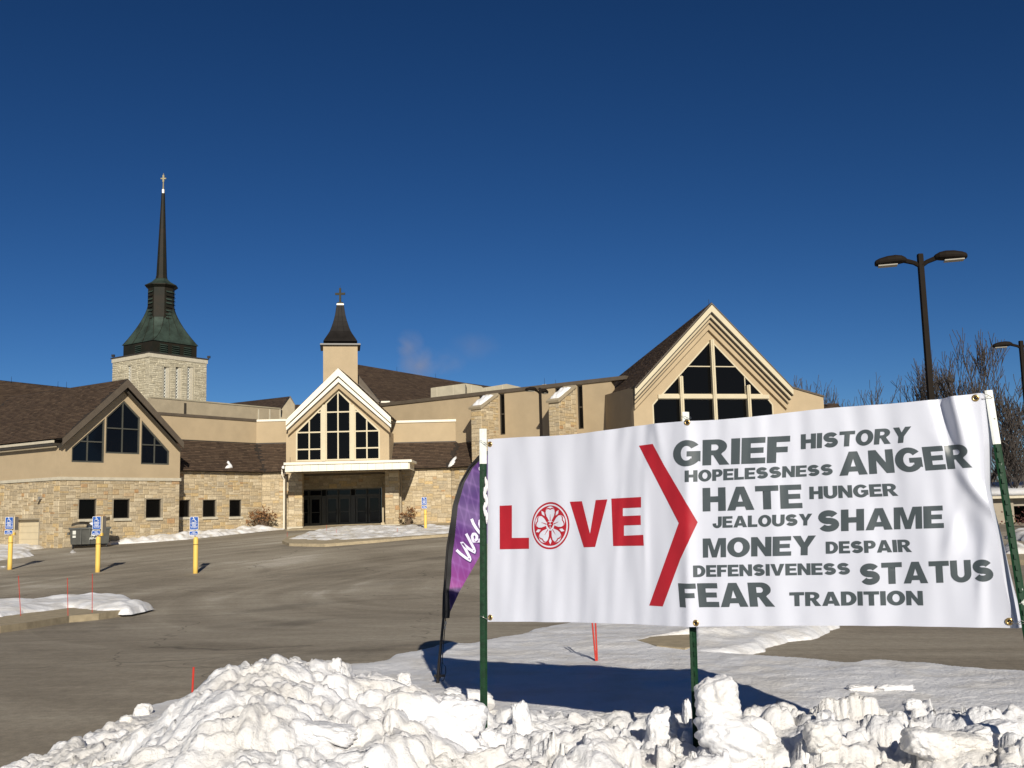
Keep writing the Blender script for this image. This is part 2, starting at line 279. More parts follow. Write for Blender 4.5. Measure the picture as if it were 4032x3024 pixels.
# ------------------------------------------------------------ walls
class W:
    def __init__(s,o,d):
        s.o=Vector((o[0],o[1],0)); s.d=Vector((d[0],d[1],0)).normalized(); s.n=Vector((s.d.y,-s.d.x,0))
    def shift(s,off): w=W((0,0),(1,0)); w.o=s.o+s.n*off; w.d=s.d.copy(); w.n=s.n.copy(); return w
    def pix(s,q,off=0):
        r=ray(*q); t=((s.o+s.n*off)-EYEV).dot(s.n)/r.dot(s.n); p=EYEV+r*t; return ((p-s.o).dot(s.d),p.z)
    def pt(s,a,off=0): v=s.o+s.d*a[0]+s.n*off; return Vector((v.x,v.y,a[1]))
def slab(b,w,out,off,thick,holes=()):
    b.prism([w.pt(a,off) for a in out],[w.pt(a,off-thick) for a in out],[([w.pt(a,off) for a in h],[w.pt(a,off-thick) for a in h]) for h in holes]); return b
def rect(a,b): return [(min(a[0],b[0]),min(a[1],b[1])),(max(a[0],b[0]),min(a[1],b[1])),(max(a[0],b[0]),max(a[1],b[1])),(min(a[0],b[0]),max(a[1],b[1]))]
def ccw(p):
    a=sum(p[i][0]*p[(i+1)%len(p)][1]-p[(i+1)%len(p)][0]*p[i][1] for i in range(len(p))); return p if a>0 else p[::-1]
def inset(p,d):
    p=ccw(p); n=len(p); L=[]
    for i in range(n):
        a,b=Vector(p[i]),Vector(p[(i+1)%n]); t=(b-a).normalized(); nn=Vector((-t.y,t.x)); L.append((a+nn*d,t))
    out=[]
    for i in range(n):
        (a,t),(b,u)=L[i-1],L[i]; det=t.x*u.y-t.y*u.x
        if abs(det)<1e-6: out.append(tuple(b)); continue
        k=((b-a).x*u.y-(b-a).y*u.x)/det; out.append(tuple(a+t*k))
    return out
def split(poly,axis,val):
    def clip(sgn):
        o=[]; n=len(poly)
        for i in range(n):
            a,b=poly[i],poly[(i+1)%n]; da=(a[axis]-val)*sgn; db=(b[axis]-val)*sgn
            if da>=0: o.append(a)
            if da*db<0: t=da/(da-db); o.append((a[0]+(b[0]-a[0])*t,a[1]+(b[1]-a[1])*t))
        return o
    return [q for q in (clip(1),clip(-1)) if len(q)>2]
def window(w,poly,parent,vs=(),hs=(),fm='darkframe',gm='glass',fw=.06,rec=.12,bw=.05,name='window',skip=()):
    """frame with glazing bars; each pane a child. poly in wall coordinates"""
    poly=ccw(poly); inn=inset(poly,fw); b=MB(); slab(b,w,poly,-rec+.05,.12,[inn])
    panes=[inn]
    for ax,vals in ((0,vs),(1,hs)):
        for v in vals:
            new=[]
            for q in panes: new+=split(q,ax,v)
            panes=new
            lo=[];
            n=len(inn)
            for i in range(n):
                a,c=inn[i],inn[(i+1)%n]
                if (a[ax]-v)*(c[ax]-v)<0: t=(v-a[ax])/(c[ax]-a[ax]); lo.append(a[1-ax]+(c[1-ax]-a[1-ax])*t)
            if len(lo)>=2:
                lo.sort(); h=bw/2
                r=[(v-h,lo[0]),(v+h,lo[0]),(v+h,lo[-1]),(v-h,lo[-1])] if ax==0 else [(lo[0],v-h),(lo[-1],v-h),(lo[-1],v+h),(lo[0],v+h)]
                slab(b,w,r,-rec+.035+ax*.004,.08)
    f=b.build(name,M[fm],parent)
    for q in panes:
        if len(q)<3: continue
        g=MB(); slab(g,w,q,-rec-.02,.02); g.build('pane',M[gm],f)
    return f
# ------------------------------------------------------------ ashlar stones
def ashlar(w,out,holes=(),cell=(.145,.105),off=0,proud=.022,top=None,wr=(2,5),hr=(1,3),big=None):
    """irregular stones over the bounding rectangle of out, clipped by holes; returns (wall,s0,s1,z0,z1,off,proud)"""
    s0=min(a[0] for a in out); s1=max(a[0] for a in out); z0=min(a[1] for a in out); z1=max(a[1] for a in out)
    nx=max(1,round((s1-s0)/cell[0])); nz=max(1,round((z1-z0)/cell[1])); cx=(s1-s0)/nx; cz=(z1-z0)/nz; occ=np.zeros((nz,nx),bool); res=[]
    for h in holes:
        a0=min(a[0] for a in h); a1=max(a[0] for a in h); b0=min(a[1] for a in h); b1=max(a[1] for a in h)
        for j in range(nz):
            for i in range(nx):
                if s0+(i+1)*cx>a0+.01 and s0+i*cx<a1-.01 and z0+(j+1)*cz>b0+.01 and z0+j*cz<b1-.01: occ[j,i]=True
    for j in range(nz):
        for i in range(nx):
            if occ[j,i]: continue
            ww=random.randint(*wr); hh=random.choices(range(hr[0],hr[1]+1),[.35,.45,.2][:hr[1]-hr[0]+1])[0]
            a=0
            while a<ww and i+a<nx and not occ[j,i+a]: a+=1
            if i+a<nx and not occ[j,i+a] and (i+a+1>=nx or occ[j,i+a+1]): a+=1
            b=1
            while b<hh and j+b<nz and not occ[j+b,i:i+a].any(): b+=1
            occ[j:j+b,i:i+a]=True; g=.008
            if top and top(s0+(i+a/2)*cx) < z0+(j+b)*cz: continue
            res.append((w,s0+i*cx+g,s0+(i+a)*cx-g,z0+j*cz+g,z0+(j+b)*cz-g,off,proud*random.uniform(.5,1.5)))
    return res
UNIT={}
def unitstone(m):
    if m not in UNIT:
        b=MB(); k=.06
        vs=[(-.5,0,-.5),(.5,0,-.5),(.5,0,.5),(-.5,0,.5),(-.5+k,-1,-.5+k),(.5-k,-1,-.5+k),(.5-k,-1,.5-k),(-.5+k,-1,.5-k)]
        me=bpy.data.meshes.new('stone'); me.from_pydata(vs,[],[(4,5,6,7),(0,1,5,4),(1,2,6,5),(2,3,7,6),(3,0,4,7)]); me.materials.append(M[m]); UNIT[m]=me
    return UNIT[m]
def lay(stones,parent,m='stone',limit=290):
    def size(s):
        w=s[0]; c=w.pt(((s[1]+s[2])/2,(s[3]+s[4])/2)); d=(c-EYEV); vis=1 if abs((c.x)/c.y)<.52 else 0
        return vis*(s[2]-s[1])*(s[4]-s[3])*abs(w.n.dot(d.normalized()))/d.length**2
    stones=sorted(stones,key=size,reverse=True); me=unitstone(m); pl=parent.location
    for w,a0,a1,b0,b1,off,pr in stones[:limit]:
        o=bpy.data.objects.new('stone',me); C.objects.link(o); o.parent=parent
        o.location=w.pt(((a0+a1)/2,(b0+b1)/2),off)-pl; o.rotation_euler=(0,0,math.atan2(w.d.y,w.d.x)); o.scale=(a1-a0,pr,b1-b0)
    if len(stones)>limit:
        b=MB()
        for w,a0,a1,b0,b1,off,pr in stones[limit:]:
            k=.02; e=min(k,(a1-a0)*.15,(b1-b0)*.15)
            F_=[w.pt(q,off) for q in ((a0,b0),(a1,b0),(a1,b1),(a0,b1))]; T_=[w.pt(q,off+pr) for q in ((a0+e,b0+e),(a1-e,b0+e),(a1-e,b1-e),(a0+e,b1-e))]
            b.add(F_+T_,[(4,5,6,7),(0,1,5,4),(1,2,6,5),(2,3,7,6),(3,0,4,7)])
        o=b.build('stones',M[m],parent,fix=False); o['kind']='stuff'
# ------------------------------------------------------------ shingles
def ppoly(refs,pts):
    a,b_,c=[P(q[0],q[1],Y_) for q,Y_ in refs]; n=(b_-a).cross(c-a).normalized(); out=[]
    for q in pts: r=ray(*q); out.append(EYEV+r*((a-EYEV).dot(n)/r.dot(n)))
    return out
def inside(p,poly):
    c=False; n=len(poly)
    for i in range(n):
        a,b=poly[i],poly[(i+1)%n]
        if (a[1]>p[1])!=(b[1]>p[1]) and p[0]<(b[0]-a[0])*(p[1]-a[1])/(b[1]-a[1])+a[0]: c=not c
    return c
def roof(poly3,parent,exp=.15,tab=.32,name='roof',thick=.12,m='shingle',course_dir=None,edge=None):
    """planar roof slope: deck + shingle tabs. first edge of poly3 runs along the courses (eave)"""
    p=[Vector(q) for q in poly3]; o=p[0]; u=(course_dir if course_dir else (p[1]-p[0])).normalized()
    nn=Vector((0,0,0))
    for i in range(len(p)): nn+=(p[i]-o).cross(p[(i+1)%len(p)]-o)
    nn.normalize()
    if nn.z<0: nn=-nn
    v=nn.cross(u); 
    if v.z<0: v=-v
    p=[q-nn*((q-o).dot(nn)) for q in p]
    b=MB(); b.prism(p,[q-nn*thick for q in p]); deck=b.build(name,M['roofbase'],parent)
    P2=[((q-o).dot(u),(q-o).dot(v)) for q in p]; b=MB(); v0=min(q[1] for q in P2); v1=max(q[1] for q in P2); u0=min(q[0] for q in P2); u1=max(q[0] for q in P2)
    j=0; y=v0-.02
    while y<v1:
        x=u0-tab*random.random()-tab
        while x<u1:
            wv=tab*random.choice((.7,1,1,1.35)); xa_,xb_=max(x,u0),min(x+wv,u1)
            if all(inside(c,P2) for c in ((x+.03,y+.03),(x+wv-.03,y+.03),(x+.03,y+exp*.8),(x+wv-.03,y+exp*.8))):
                xa,xb=x+.008,x+wv-.008
                t0=random.uniform(.016,.03); t1=.004; ye=y+random.uniform(-.012,.012)
                q=[o+u*xa+v*ye+nn*.002,o+u*xb+v*ye+nn*.002,o+u*xb+v*(y+exp*.80)+nn*.002,o+u*xa+v*(y+exp*.80)+nn*.002,o+u*xa+v*ye+nn*t0,o+u*xb+v*ye+nn*t0,o+u*xb+v*(y+exp*.80)+nn*t1,o+u*xa+v*(y+exp*.80)+nn*t1]  # tabs stop short; the bare dark deck strip imitates each course's shadow
                b.add(q,[(4,5,6,7),(0,1,5,4),(1,2,6,5),(3,0,4,7)])
            x+=wv
        y+=exp; j+=1
    o2=b.build('shingles',M[m],deck,fix=False); o2['kind']='stuff'
    return deck
# ============================================================ THE GROUND
def axis(lims,fine,fac,center=0):
    a=[center]; s=fine
    while a[-1]<lims[1]: a.append(a[-1]+s); s*=fac
    b=[center]; s=fine
    while b[-1]>lims[0]: b.append(b[-1]-s); s*=fac
    return np.array(b[::-1][:-1]+a)
def gridmesh(name,X,Y,Z,m,keep=None,smooth=True,parent=None):
    ny,nx=X.shape; idx=np.arange(ny*nx).reshape(ny,nx)
    q=np.stack([idx[:-1,:-1],idx[:-1,1:],idx[1:,1:],idx[1:,:-1]],-1)
    if keep is not None: q=q[keep]
    q=q.reshape(-1,4); used=np.unique(q); mp=-np.ones(ny*nx,int); mp[used]=np.arange(len(used)); q=mp[q]
    co=np.stack([X.ravel(),Y.ravel(),Z.ravel()],-1)[used]
    me=bpy.data.meshes.new(name); me.vertices.add(len(co)); me.vertices.foreach_set('co',co.ravel()); me.loops.add(q.size); me.loops.foreach_set('vertex_index',q.ravel().astype(np.int32))
    me.polygons.add(len(q)); me.polygons.foreach_set('loop_start',np.arange(0,q.size,4,dtype=np.int32)); me.polygons.foreach_set('loop_total',np.full(len(q),4,np.int32)); 
    me.polygons.foreach_set('use_smooth',np.full(len(q),smooth)); me.update(calc_edges=True); me.validate(); me.materials.append(m)
    o=bpy.data.objects.new(name,me); C.objects.link(o)
    if parent: o.parent=parent
    return o
ax=axis((-140,140),.8,1.03); ay=axis((-60,190),.7,1.022,8)
X,Y=np.meshgrid(ax,ay); Z=gz(X,Y)+fbm(X/6,Y/6,3,5)*.05
tag(gridmesh('parking_lot',X,Y,Z,M['asphalt']),'grey brown salt-stained asphalt parking lot in front of the church',kind='structure')
b=MB(); b.add([(-3000,-3000,EYE-3.1),(3000,-3000,EYE-3.1),(3000,3000,EYE-3.1),(-3000,3000,EYE-3.1)],[(0,1,2,3)]); tag(b.build('ground',M['snowfar']),'snow covered land beyond the parking lot',kind='structure')
# ---- main foreground snow: polygon mask on the ground plane
def polydist(X,Y,poly):
    """signed distance (inside positive)"""
    d=np.full(X.shape,1e9); ins=np.zeros(X.shape,bool); n=len(poly)
    for i in range(n):
        ax_,ay_=poly[i]; bx,by=poly[(i+1)%n]; ex,ey=bx-ax_,by-ay_; t=np.clip(((X-ax_)*ex+(Y-ay_)*ey)/(ex*ex+ey*ey+1e-12),0,1)
        d=np.minimum(d,np.hypot(X-ax_-t*ex,Y-ay_-t*ey))
        c=((ay_>Y)!=(by>Y))&(X<(bx-ax_)*(Y-ay_)/((by-ay_)+1e-12)+ax_); ins^=c
    return np.where(ins,d,-d)
def gxy(L): return [(G(*q).x,G(*q).y) for q in L]
strip=gxy([RS4(40,640),RS4(300,545),RS4(470,430),RS4(700,330),RS4(950,270),RS4(1250,245),RS4(1500,210),RS4(1560,183),RS4(1730,150),RS4(1860,112),RS4(1930,128),RS4(2212,62),RS5(150,48),RS5(320,12)])
strip+=[(2.4,16.2),(3.9,17.6),(5.6,18.3)]      # the island's hidden far side behind the banner
strip+=gxy([RS5(1430,30),RS5(1250,85),RS5(1050,138),RS5(900,162),RS5(1290,190),RS5(1460,208),RS5(1560,200),RS5(1860,218),RS5(2000,232),RS5(2130,246),RS5(2300,262)])
strip+=[(9.0,8.9),(9.0,2.0),(-3.7,2.0),(-3.35,5.0)]
KP=gxy([RS5(600,122),RS5(660,140),RS5(760,150),RS5(785,142),RS5(780,96),RS5(710,100),RS5(640,108)])
def snow_h(X,Y):
    d=np.minimum(polydist(X,Y,strip)+fbm(X*1.3,Y*1.3,4,3)*.35+fbm(X*5,Y*5,3,9)*.10,-polydist(X,Y,KP)*2.0+fbm(X*5,Y*5,3,9)*.1)
    base=.11*np.clip(d/.16,0,1)**.6+(fbm(X*.8,Y*.8,3,21)*.06+fbm(X*3.2,Y*3.2,4,23)*.045)*np.clip(d/.5,0,1)
    # plough ridge along the island kerb at the right
    rl=[(p[0],p[1]) for p in gxy([RS5(800,110),RS5(1000,70),RS5(1300,40),RS5(1450,20)])]
    dd=np.full(X.shape,1e9)
    for i in range(len(rl)-1):
        ax_,ay_=rl[i]; bx,by=rl[i+1]; ex,ey=bx-ax_,by-ay_; t=np.clip(((X-ax_)*ex+(Y-ay_)*ey)/(ex*ex+ey*ey),0,1); dd=np.minimum(dd,np.hypot(X-ax_-t*ex,Y-ay_-t*ey))
    base+=np.exp(-(dd/.4)**2)*(.10+.12*fbm(X*4,Y*4,3,31))*np.clip(d/.2,0,1)
    # the street-side bank: crest line and height per x
    xs=[-3.6,-3.1,-2.77,-2.4,-2.1,-1.78,-1.57,-1.33,-1.17,-.9,-.68,-.45,-.2,.27,.66,1.1,1.65,2.2,2.8,5,9]
    hs_=[0,0,.02,.13,.25,.50,.55,.50,.43,.36,.31,.17,.03,.08,.06,.06,.14,.14,.12,.12,.12]
    yc=[6.4,6.4,6.5,6.5,6.6,6.7,6.7,6.7,6.7,6.6,6.5,6.4,6.3,6.3,6.2,6.0,5.95,5.8,5.7,5.6,5.6]
    fw=[.9]*6+[.9,.85,.8,.7,.65,.55,.42,.38,.38,.4,.4,.42,.45,.45,.45]
    H=np.interp(X,xs,hs_); Cc=np.interp(X,xs,yc)+fbm(X*1.1,Y*0,3,44)*.35
    t=(Y-Cc); prof=np.where(t>0,np.exp(-(t/np.interp(X,xs,fw))**2),1/(1+np.exp(-(t+1.9)*2.1))*1.0)
    near=np.clip(1-(Y-Cc-.7)/.9,0,1)*np.clip((Y-2.2)/1.5,0,1)
    bank=H*prof
    z=base+bank
    rough=near*np.clip(d/.15,0,1)
    z=z+rough*(fbm(X*2.0,Y*2.0,4,51)*.16+fbm(X*7,Y*7,3,61)*.035)
    return z,d,rough
def worley(x,y,s=0):
    ix=np.floor(x).astype(np.int64); iy=np.floor(y).astype(np.int64); best=np.full(x.shape,9.0); rid=np.zeros(x.shape)
    for dx in(-1,0,1):
        for dy in(-1,0,1):
            cx=ix+dx; cy=iy+dy; px=cx+_hash(cx,cy,s); py=cy+_hash(cx,cy,s+71); d=(x-px)**2+(y-py)**2; m_=d<best; best=np.where(m_,d,best); rid=np.where(m_,_hash(cx,cy,s+13),rid)
    return np.sqrt(best),rid
def lumps(X,Y,Z,rough):
    """clods of broken snow: warped cellular caps of several sizes, some missing, over the bank"""
    wx=fbm(X*2.0,Y*2.0,2,91)*.36; wy=fbm(X*2.0+9,Y*2.0,2,92)*.36; left=np.clip((-.3-X)/1.2,0,1)      # the left mound is smoother
    for sc_,amp,thr,sd in ((2.2,.085,.5,1),(4.2,.062,.38,2),(8.5,.036,.30,3),(16,.015,.25,4)):
        d,r_=worley((X+wx)*sc_,(Y+wy)*sc_*1.12,sd); on=np.clip((r_-thr)*8,0,1); cap=np.clip(1-(d/.70)**2.2,0,1)**.62
        tilt=(r_-.5)*((X*sc_)%1-.5)*.0
        Z=Z+rough*on*cap*amp*(.5+r_)*(1-left*(.62 if sc_<8 else .1))
    return Z
yy=[2.9]
while yy[-1]<24: yy.append(yy[-1]*1.0036)
yy=np.array(yy); tt=np.linspace(-.72,.78,900)
X=yy[:,None]*tt[None,:]+0*yy[:,None]; Y=np.repeat(yy[:,None],len(tt),1)
S,D_,RG=snow_h(X,Y); S=lumps(X,Y,S,RG); GG=gz(X,Y)
Z=np.where(D_>0,GG+S,GG-.05); km=(D_[:-1,:-1]>-.08)|(D_[1:,1:]>-.08)
tag(gridmesh('snow_bank',X,Y,Z,M['snow'],km),'ploughed lumpy snow bank and flat snow strip under the banner','snow',kind='stuff')
SNX,SNY,SNZ=tt,yy,Z
def snowz(x,y):
    i=int(np.clip(np.searchsorted(SNY,y),1,len(SNY)-1)); j=int(np.clip(np.searchsorted(SNX,x/y),1,len(SNX)-1)); return float(SNZ[i,j])
# ---- other snow patches and kerbed islands
def patch(name,L,thick,label,res=.12,rough=.12,m='snowfar',lift=0,edge=.5,seed=1,ridge=0,poly=None):
    poly=poly or gxy(L); xs=[p[0] for p in poly]; ys=[p[1] for p in poly]
    X,Y=np.meshgrid(np.arange(min(xs)-.6,max(xs)+.6,res),np.arange(min(ys)-.6,max(ys)+.6,res))
    d=polydist(X,Y,poly)+fbm(X*1.1,Y*1.1,3,seed)*.5+fbm(X*4,Y*4,2,seed+9)*.15
    Z=gz(X,Y)+lift+thick*np.clip(d/edge,0,1)**.55*(1+ridge*fbm(X*1.0,Y*1.0,3,seed+5)*2)+fbm(X*1.7,Y*1.7,4,seed+3)*rough*np.clip(d/.3,0,1)
    Z=np.where(d>0,Z,gz(X,Y)+lift-.08); keep=(d[:-1,:-1]>-.12)&(d[1:,1:]>-.12)
    o=gridmesh(name,X,Y,Z,M[m],keep); return tag(o,label,'snow',kind='stuff')
def kerb(name,L,label,h=.14,wd=.0):
    poly=gxy(L); n=len(poly); R=[]
    for i in range(n):
        a,b_=poly[i],poly[(i+1)%n]; k=max(1,int(math.hypot(b_[0]-a[0],b_[1]-a[1])/.8))
        for j in range(k): t=j/k; R.append((a[0]+(b_[0]-a[0])*t,a[1]+(b_[1]-a[1])*t))
    R=ccw(R); cx=[]; b=MB()
    T=[(x,y,float(gz(x,y))+h) for x,y in R]; B_=[(x,y,float(gz(x,y))-.25) for x,y in R]
    b.prism(T,B_); return tag(b.build(name,M['concrete']),label,kind='structure')
ISL=[R8(-140,850),R8(0,842),R8(160,818),R8(420,775),R8(600,758),R8(745,735),R8(800,705),R8(770,672),R8(600,650),R8(380,668),R8(180,690),R8(-140,710)]
kerb('kerb_island_left',ISL,'concrete kerb of the snow covered island at left')
patch('snow_island_left',[R8(-140,775),R8(0,780),R8(160,758),R8(430,722),R8(600,740),R8(800,738),R8(930,705),R8(830,690),R8(770,655),R8(600,640),R8(380,660),R8(180,685),R8(-140,700)],.15,'soft snow on the parking lot island with three red markers',.06,.16,lift=.12,seed=4,m='snow',edge=.3)
ISL2=[RZ(160,1575),RZ(200,1590),RZ(400,1592),RZ(700,1570),RZ(900,1550),RZ(1110,1535),RZ(1300,1520),RZ(1300,1490),RZ(900,1488),RZ(640,1492),RZ(430,1500),RZ(300,1525),RZ(190,1550)]
kerb('kerb_island_right',ISL2,'concrete kerb of the island before the entrance')
patch('snow_island_entrance',[RZ(190,1562),RZ(400,1574),RZ(700,1558),RZ(1000,1540),RZ(1300,1515),RZ(1300,1480),RZ(700,1486),RZ(430,1495),RZ(300,1520)],.08,'low snow on the kerbed island before the church entrance',.12,.24,lift=.10,seed=6)
patch('snow_bank_garage',[R1(-120,1600),R1(0,1582),R1(250,1552),R1(190,1512),R1(320,1495),R1(200,1470),R1(100,1472),R1(-120,1488)],.2,'snow bank before the cream garage door',.1,.2,seed=12)
patch('snow_patch_dumpster',[R1(490,1470),R1(640,1470),R1(700,1466),R1(700,1458),R1(520,1455)],.08,'thin snow under the dumpster',.08,.05,seed=14)
patch('snow_patch_lot',[R1(500,1532),R1(560,1525),R1(545,1508),R1(510,1508)],.08,'crusty snow remnant on the asphalt left of the dumpster',.08,.05,seed=15)
patch('snow_strip_entrance_right',[RZ(835,1462),RZ(1300,1452),RZ(1300,1436),RZ(1000,1438),RZ(840,1446)],.25,'snow strip along the wall right of the entrance',.14,.15,seed=16)
patch('snow_patch_corner',[R1(20,1640),R1(55,1632),R1(45,1622),R1(0,1628)],.06,'snow scrap at the foot of the leftmost yellow bollard',.06,.04,seed=17)
kerb('walk_entrance',[RZ(185,1500),RZ(750,1488),RZ(1300,1478),RZ(1300,1440),RZ(740,1462),RZ(280,1478)],'concrete walk before the entrance doors',.05)
kerb('kerb_island_banner',[RS5(545,118),RS5(640,148),RS5(760,160),RS5(800,150),RS5(800,85),RS5(700,88),RS5(600,102)],'bare concrete kerb patch between the snow and the driveway',.12)
tag(C.objects['walk_entrance'],'concrete walk before the entrance doors',kind='structure')
# ============================================================ LEFT GABLED WING
dF=Vector((.571,.82)); dS=Vector((.82,-.571))
c0=P(*RD(478,1200),56); 
WF=W((c0.x,c0.y),dF); 
wing=thing('church_wing','left gabled church wing with brown shingle roof, tan stucco over stone and three-part gable window','church building',(c0.x,c0.y,EYE-1.7))
zb=EYE-3.3
sR=WF.pix(RD(1466,1000))[0]
zbelt0=WF.pix(RD(485,912))[1]; zbelt1=WF.pix(RD(485,886))[1]; zeave=WF.pix(RD(495,640))[1]
apex=WF.pix(RD(1030,165)); eaveR=WF.pix(RD(1470,660))
def PX(w,R_,L,off=0): return [w.pix(R_(*q),off) for q in L]
gwin=[PX(WF,RD,[(586,648),(858,408),(852,771),(586,767)]),PX(WF,RD,[(868,399),(1014,264),(1143,407),(1146,703),(862,694)]),PX(WF,RD,[(1155,423),(1385,680),(1383,790),(1153,783)])]
for g in gwin:   # true verticals and sills
    pass
def plumb(p,tol=.25):
    """snap nearly vertical / nearly level edges"""
    p=[list(q) for q in p]; n=len(p)
    for i in range(n):
        j=(i+1)%n
        if abs(p[i][0]-p[j][0])<tol and abs(p[i][1]-p[j][1])>tol: m=(p[i][0]+p[j][0])/2; p[i][0]=p[j][0]=m
    for i in range(n):
        j=(i+1)%n
        if abs(p[i][1]-p[j][1])<tol and abs(p[i][0]-p[j][0])>tol: m=(p[i][1]+p[j][1])/2; p[i][1]=p[j][1]=m
    return [tuple(q) for q in p]
gwin=[plumb(g,.2) for g in gwin]
lwin=[rect(*PX(WF,RD,q)) for q in ([(648,1070),(787,1229)],[(930,1070),(1060,1223)],[(1195,1069),(1318,1219)])]
b=MB(); slab(b,WF,[(0,zbelt1),(sR,zbelt1),(sR,eaveR[1]),apex,(0,zeave)],0,.3,gwin); b.build('stucco_wall',M['stucco'],wing)
b=MB(); slab(b,WF,[(.022,zb),(sR,zb),(sR,zbelt0),(.022,zbelt0)],-.02,.3,lwin); b.build('wall',M['mortar'],wing)
WS=W((c0.x-dS.x*13,c0.y-dS.y*13),dS); L0=13.0
gd=rect(*PX(WS,RD,[(122,1238),(308,1452)]))
b=MB(); slab(b,WS,[(0,zb),(L0-.28,zb),(L0-.28,zbelt0),(0,zbelt0)],-.02,.3,[gd]); b.build('side_wall',M['mortar'],wing)
b=MB(); slab(b,WS,[(0,zbelt1),(L0-.301,zbelt1),(L0-.301,zeave),(0,zeave)],0,.28); b.build('side_stucco_wall',M['stucco'],wing)
# right return wall and back so that the wing is closed
WR=W((c0.x+dF.x*sR-0,c0.y+dF.y*sR),-dS); b=MB(); slab(b,WR,[(.31,zb),(11,zb),(11,eaveR[1]),(.31,eaveR[1])],-.0,.3)
b.build('return_wall',M['stucco'],wing)
b=MB(); slab(b,WF,[(-.07,zbelt0),(sR+.06,zbelt0),(sR+.06,zbelt1),(-.07,zbelt1)],.07,.3); slab(b,WS,[(0,zbelt0+.002),(L0-.24,zbelt0+.002),(L0-.24,zbelt1-.002),(0,zbelt1-.002)],.068,.3); b.build('belt_course',M['belt'],wing)
st=ashlar(WF,[(0,zb+1.0),(sR,zbelt0)],lwin,off=-.02)+ashlar(WS,[(4,zb+1.0),(L0,zbelt0)],[gd],off=-.02)
lay(st,wing)
for i,g in enumerate(gwin):
    xs=[q[0] for q in g]; zs=[q[1] for q in g]; Rr=RD
    if i==0: vs=[WF.pix(RD(718,700))[0]]; hh=[WF.pix(RD(780,600))[1]]
    if i==1: vs=[WF.pix(RD(1006,500))[0]]; hh=[WF.pix(RD(1006,493))[1]]
    if i==2: vs=[WF.pix(RD(1267,700))[0]]; hh=[WF.pix(RD(1267,627))[1]]
    window(WF,g,wing,vs,hh,'greyframe','glass',.09,.10,.07)
for a,g in zip(((645,795),(928,1066),(1192,1322)),lwin):
    window(WF,g,wing,(),(),'darkframe','glass2',.05,.16)
    s0=WF.pix(RD(a[0],1240))[0]; s1=WF.pix(RD(a[1],1240))[0]; z1=g[0][1]; b=MB(); slab(b,WF,rect((s0,z1-.15),(s1,z1)),.09,.25); b.build('window_sill',M['belt'],wing)
b=MB(); slab(b,WS,gd,-.28,.05); d_=b.build('garage_door',M['garage'],wing)
for k in range(1,4):
    zz=gd[0][1]+(gd[2][1]-gd[0][1])*k/4; b=MB(); slab(b,WS,rect((gd[0][0],zz-.012),(gd[2][0],zz+.012)),-.272,.03); b.build('panel_joint',M['creamtrim'],d_)
# roof: rakes stand .5 m proud of the gable
OV=.5
wo_=WF.shift(OV)
oa=wo_.pix(RD(1045,86)); ol=wo_.pix(RD(513,565)); ore=wo_.pix(RD(1500,600))
ridge=WF.pt(oa,OV)
el=WF.pt(ol,OV); er=WF.pt(ore,OV); bk=Vector((-dS.x,-dS.y,0))*13
hang=Vector((-dF.x,-dF.y,0))
roof([el,el+bk,ridge+bk,ridge],wing,.15,.33,course_dir=bk.normalized())
roof([er,er+bk,ridge+bk,ridge],wing,.3,.8,course_dir=bk.normalized())
def band(w,o1,o2,o3,i1,i2,i3,off,thick,name,m,parent):
    b=MB(); pts=[o1,o2,o3,i3,i2,i1]; slab(b,w,pts,off,thick); return b.build(name,M[m],parent)
def vdown(a,d): return (a[0],a[1]-d)
sl=(oa[1]-ol[1])/(oa[0]-ol[0]); sr=(oa[1]-ore[1])/(ore[0]-oa[0])
band(WF,vdown(ol,.02),vdown(oa,.02),vdown(ore,.02),vdown(ol,.42),vdown(oa,.50),vdown(ore,.42),OV+.03,.06,'rake_board','bronze',wing)
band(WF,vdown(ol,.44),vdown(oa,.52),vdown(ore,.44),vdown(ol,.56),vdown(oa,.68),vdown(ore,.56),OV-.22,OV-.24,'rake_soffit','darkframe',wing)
b=MB(); g0=WS.pt((0,zeave+.28),.42); g1=WS.pt((L0-.05,zeave+.28),.42); dn=Vector((0,0,-.1)); nn_=WS.n*.06
b.box((g0+g1)/2,(g1-g0)/2,nn_,Vector((0,0,.07))); b.build('gutter',M['belt'],wing)
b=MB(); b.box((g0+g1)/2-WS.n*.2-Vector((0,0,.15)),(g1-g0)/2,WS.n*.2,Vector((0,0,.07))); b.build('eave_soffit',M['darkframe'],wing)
b=MB(); q=WS.pt(WS.pix(RD(338,1062)),.0); b.box(q+WS.n*.07+Vector((0,0,.03)),WS.d*.11,WS.n*.07,Vector((0,0,.07))); b.add([q+WS.n*.14+WS.d*-.11-Vector((0,0,.04)),q+WS.n*.14+WS.d*.11-Vector((0,0,.04)),q+WS.n*.3+WS.d*.11-Vector((0,0,.14)),q+WS.n*.3-WS.d*.11-Vector((0,0,.14))],[(0,1,2,3)])
tag(b.build('wall_lamp',M['galv'],None),'small grey floodlight on the stone side wall above the cream garage door','lamp')
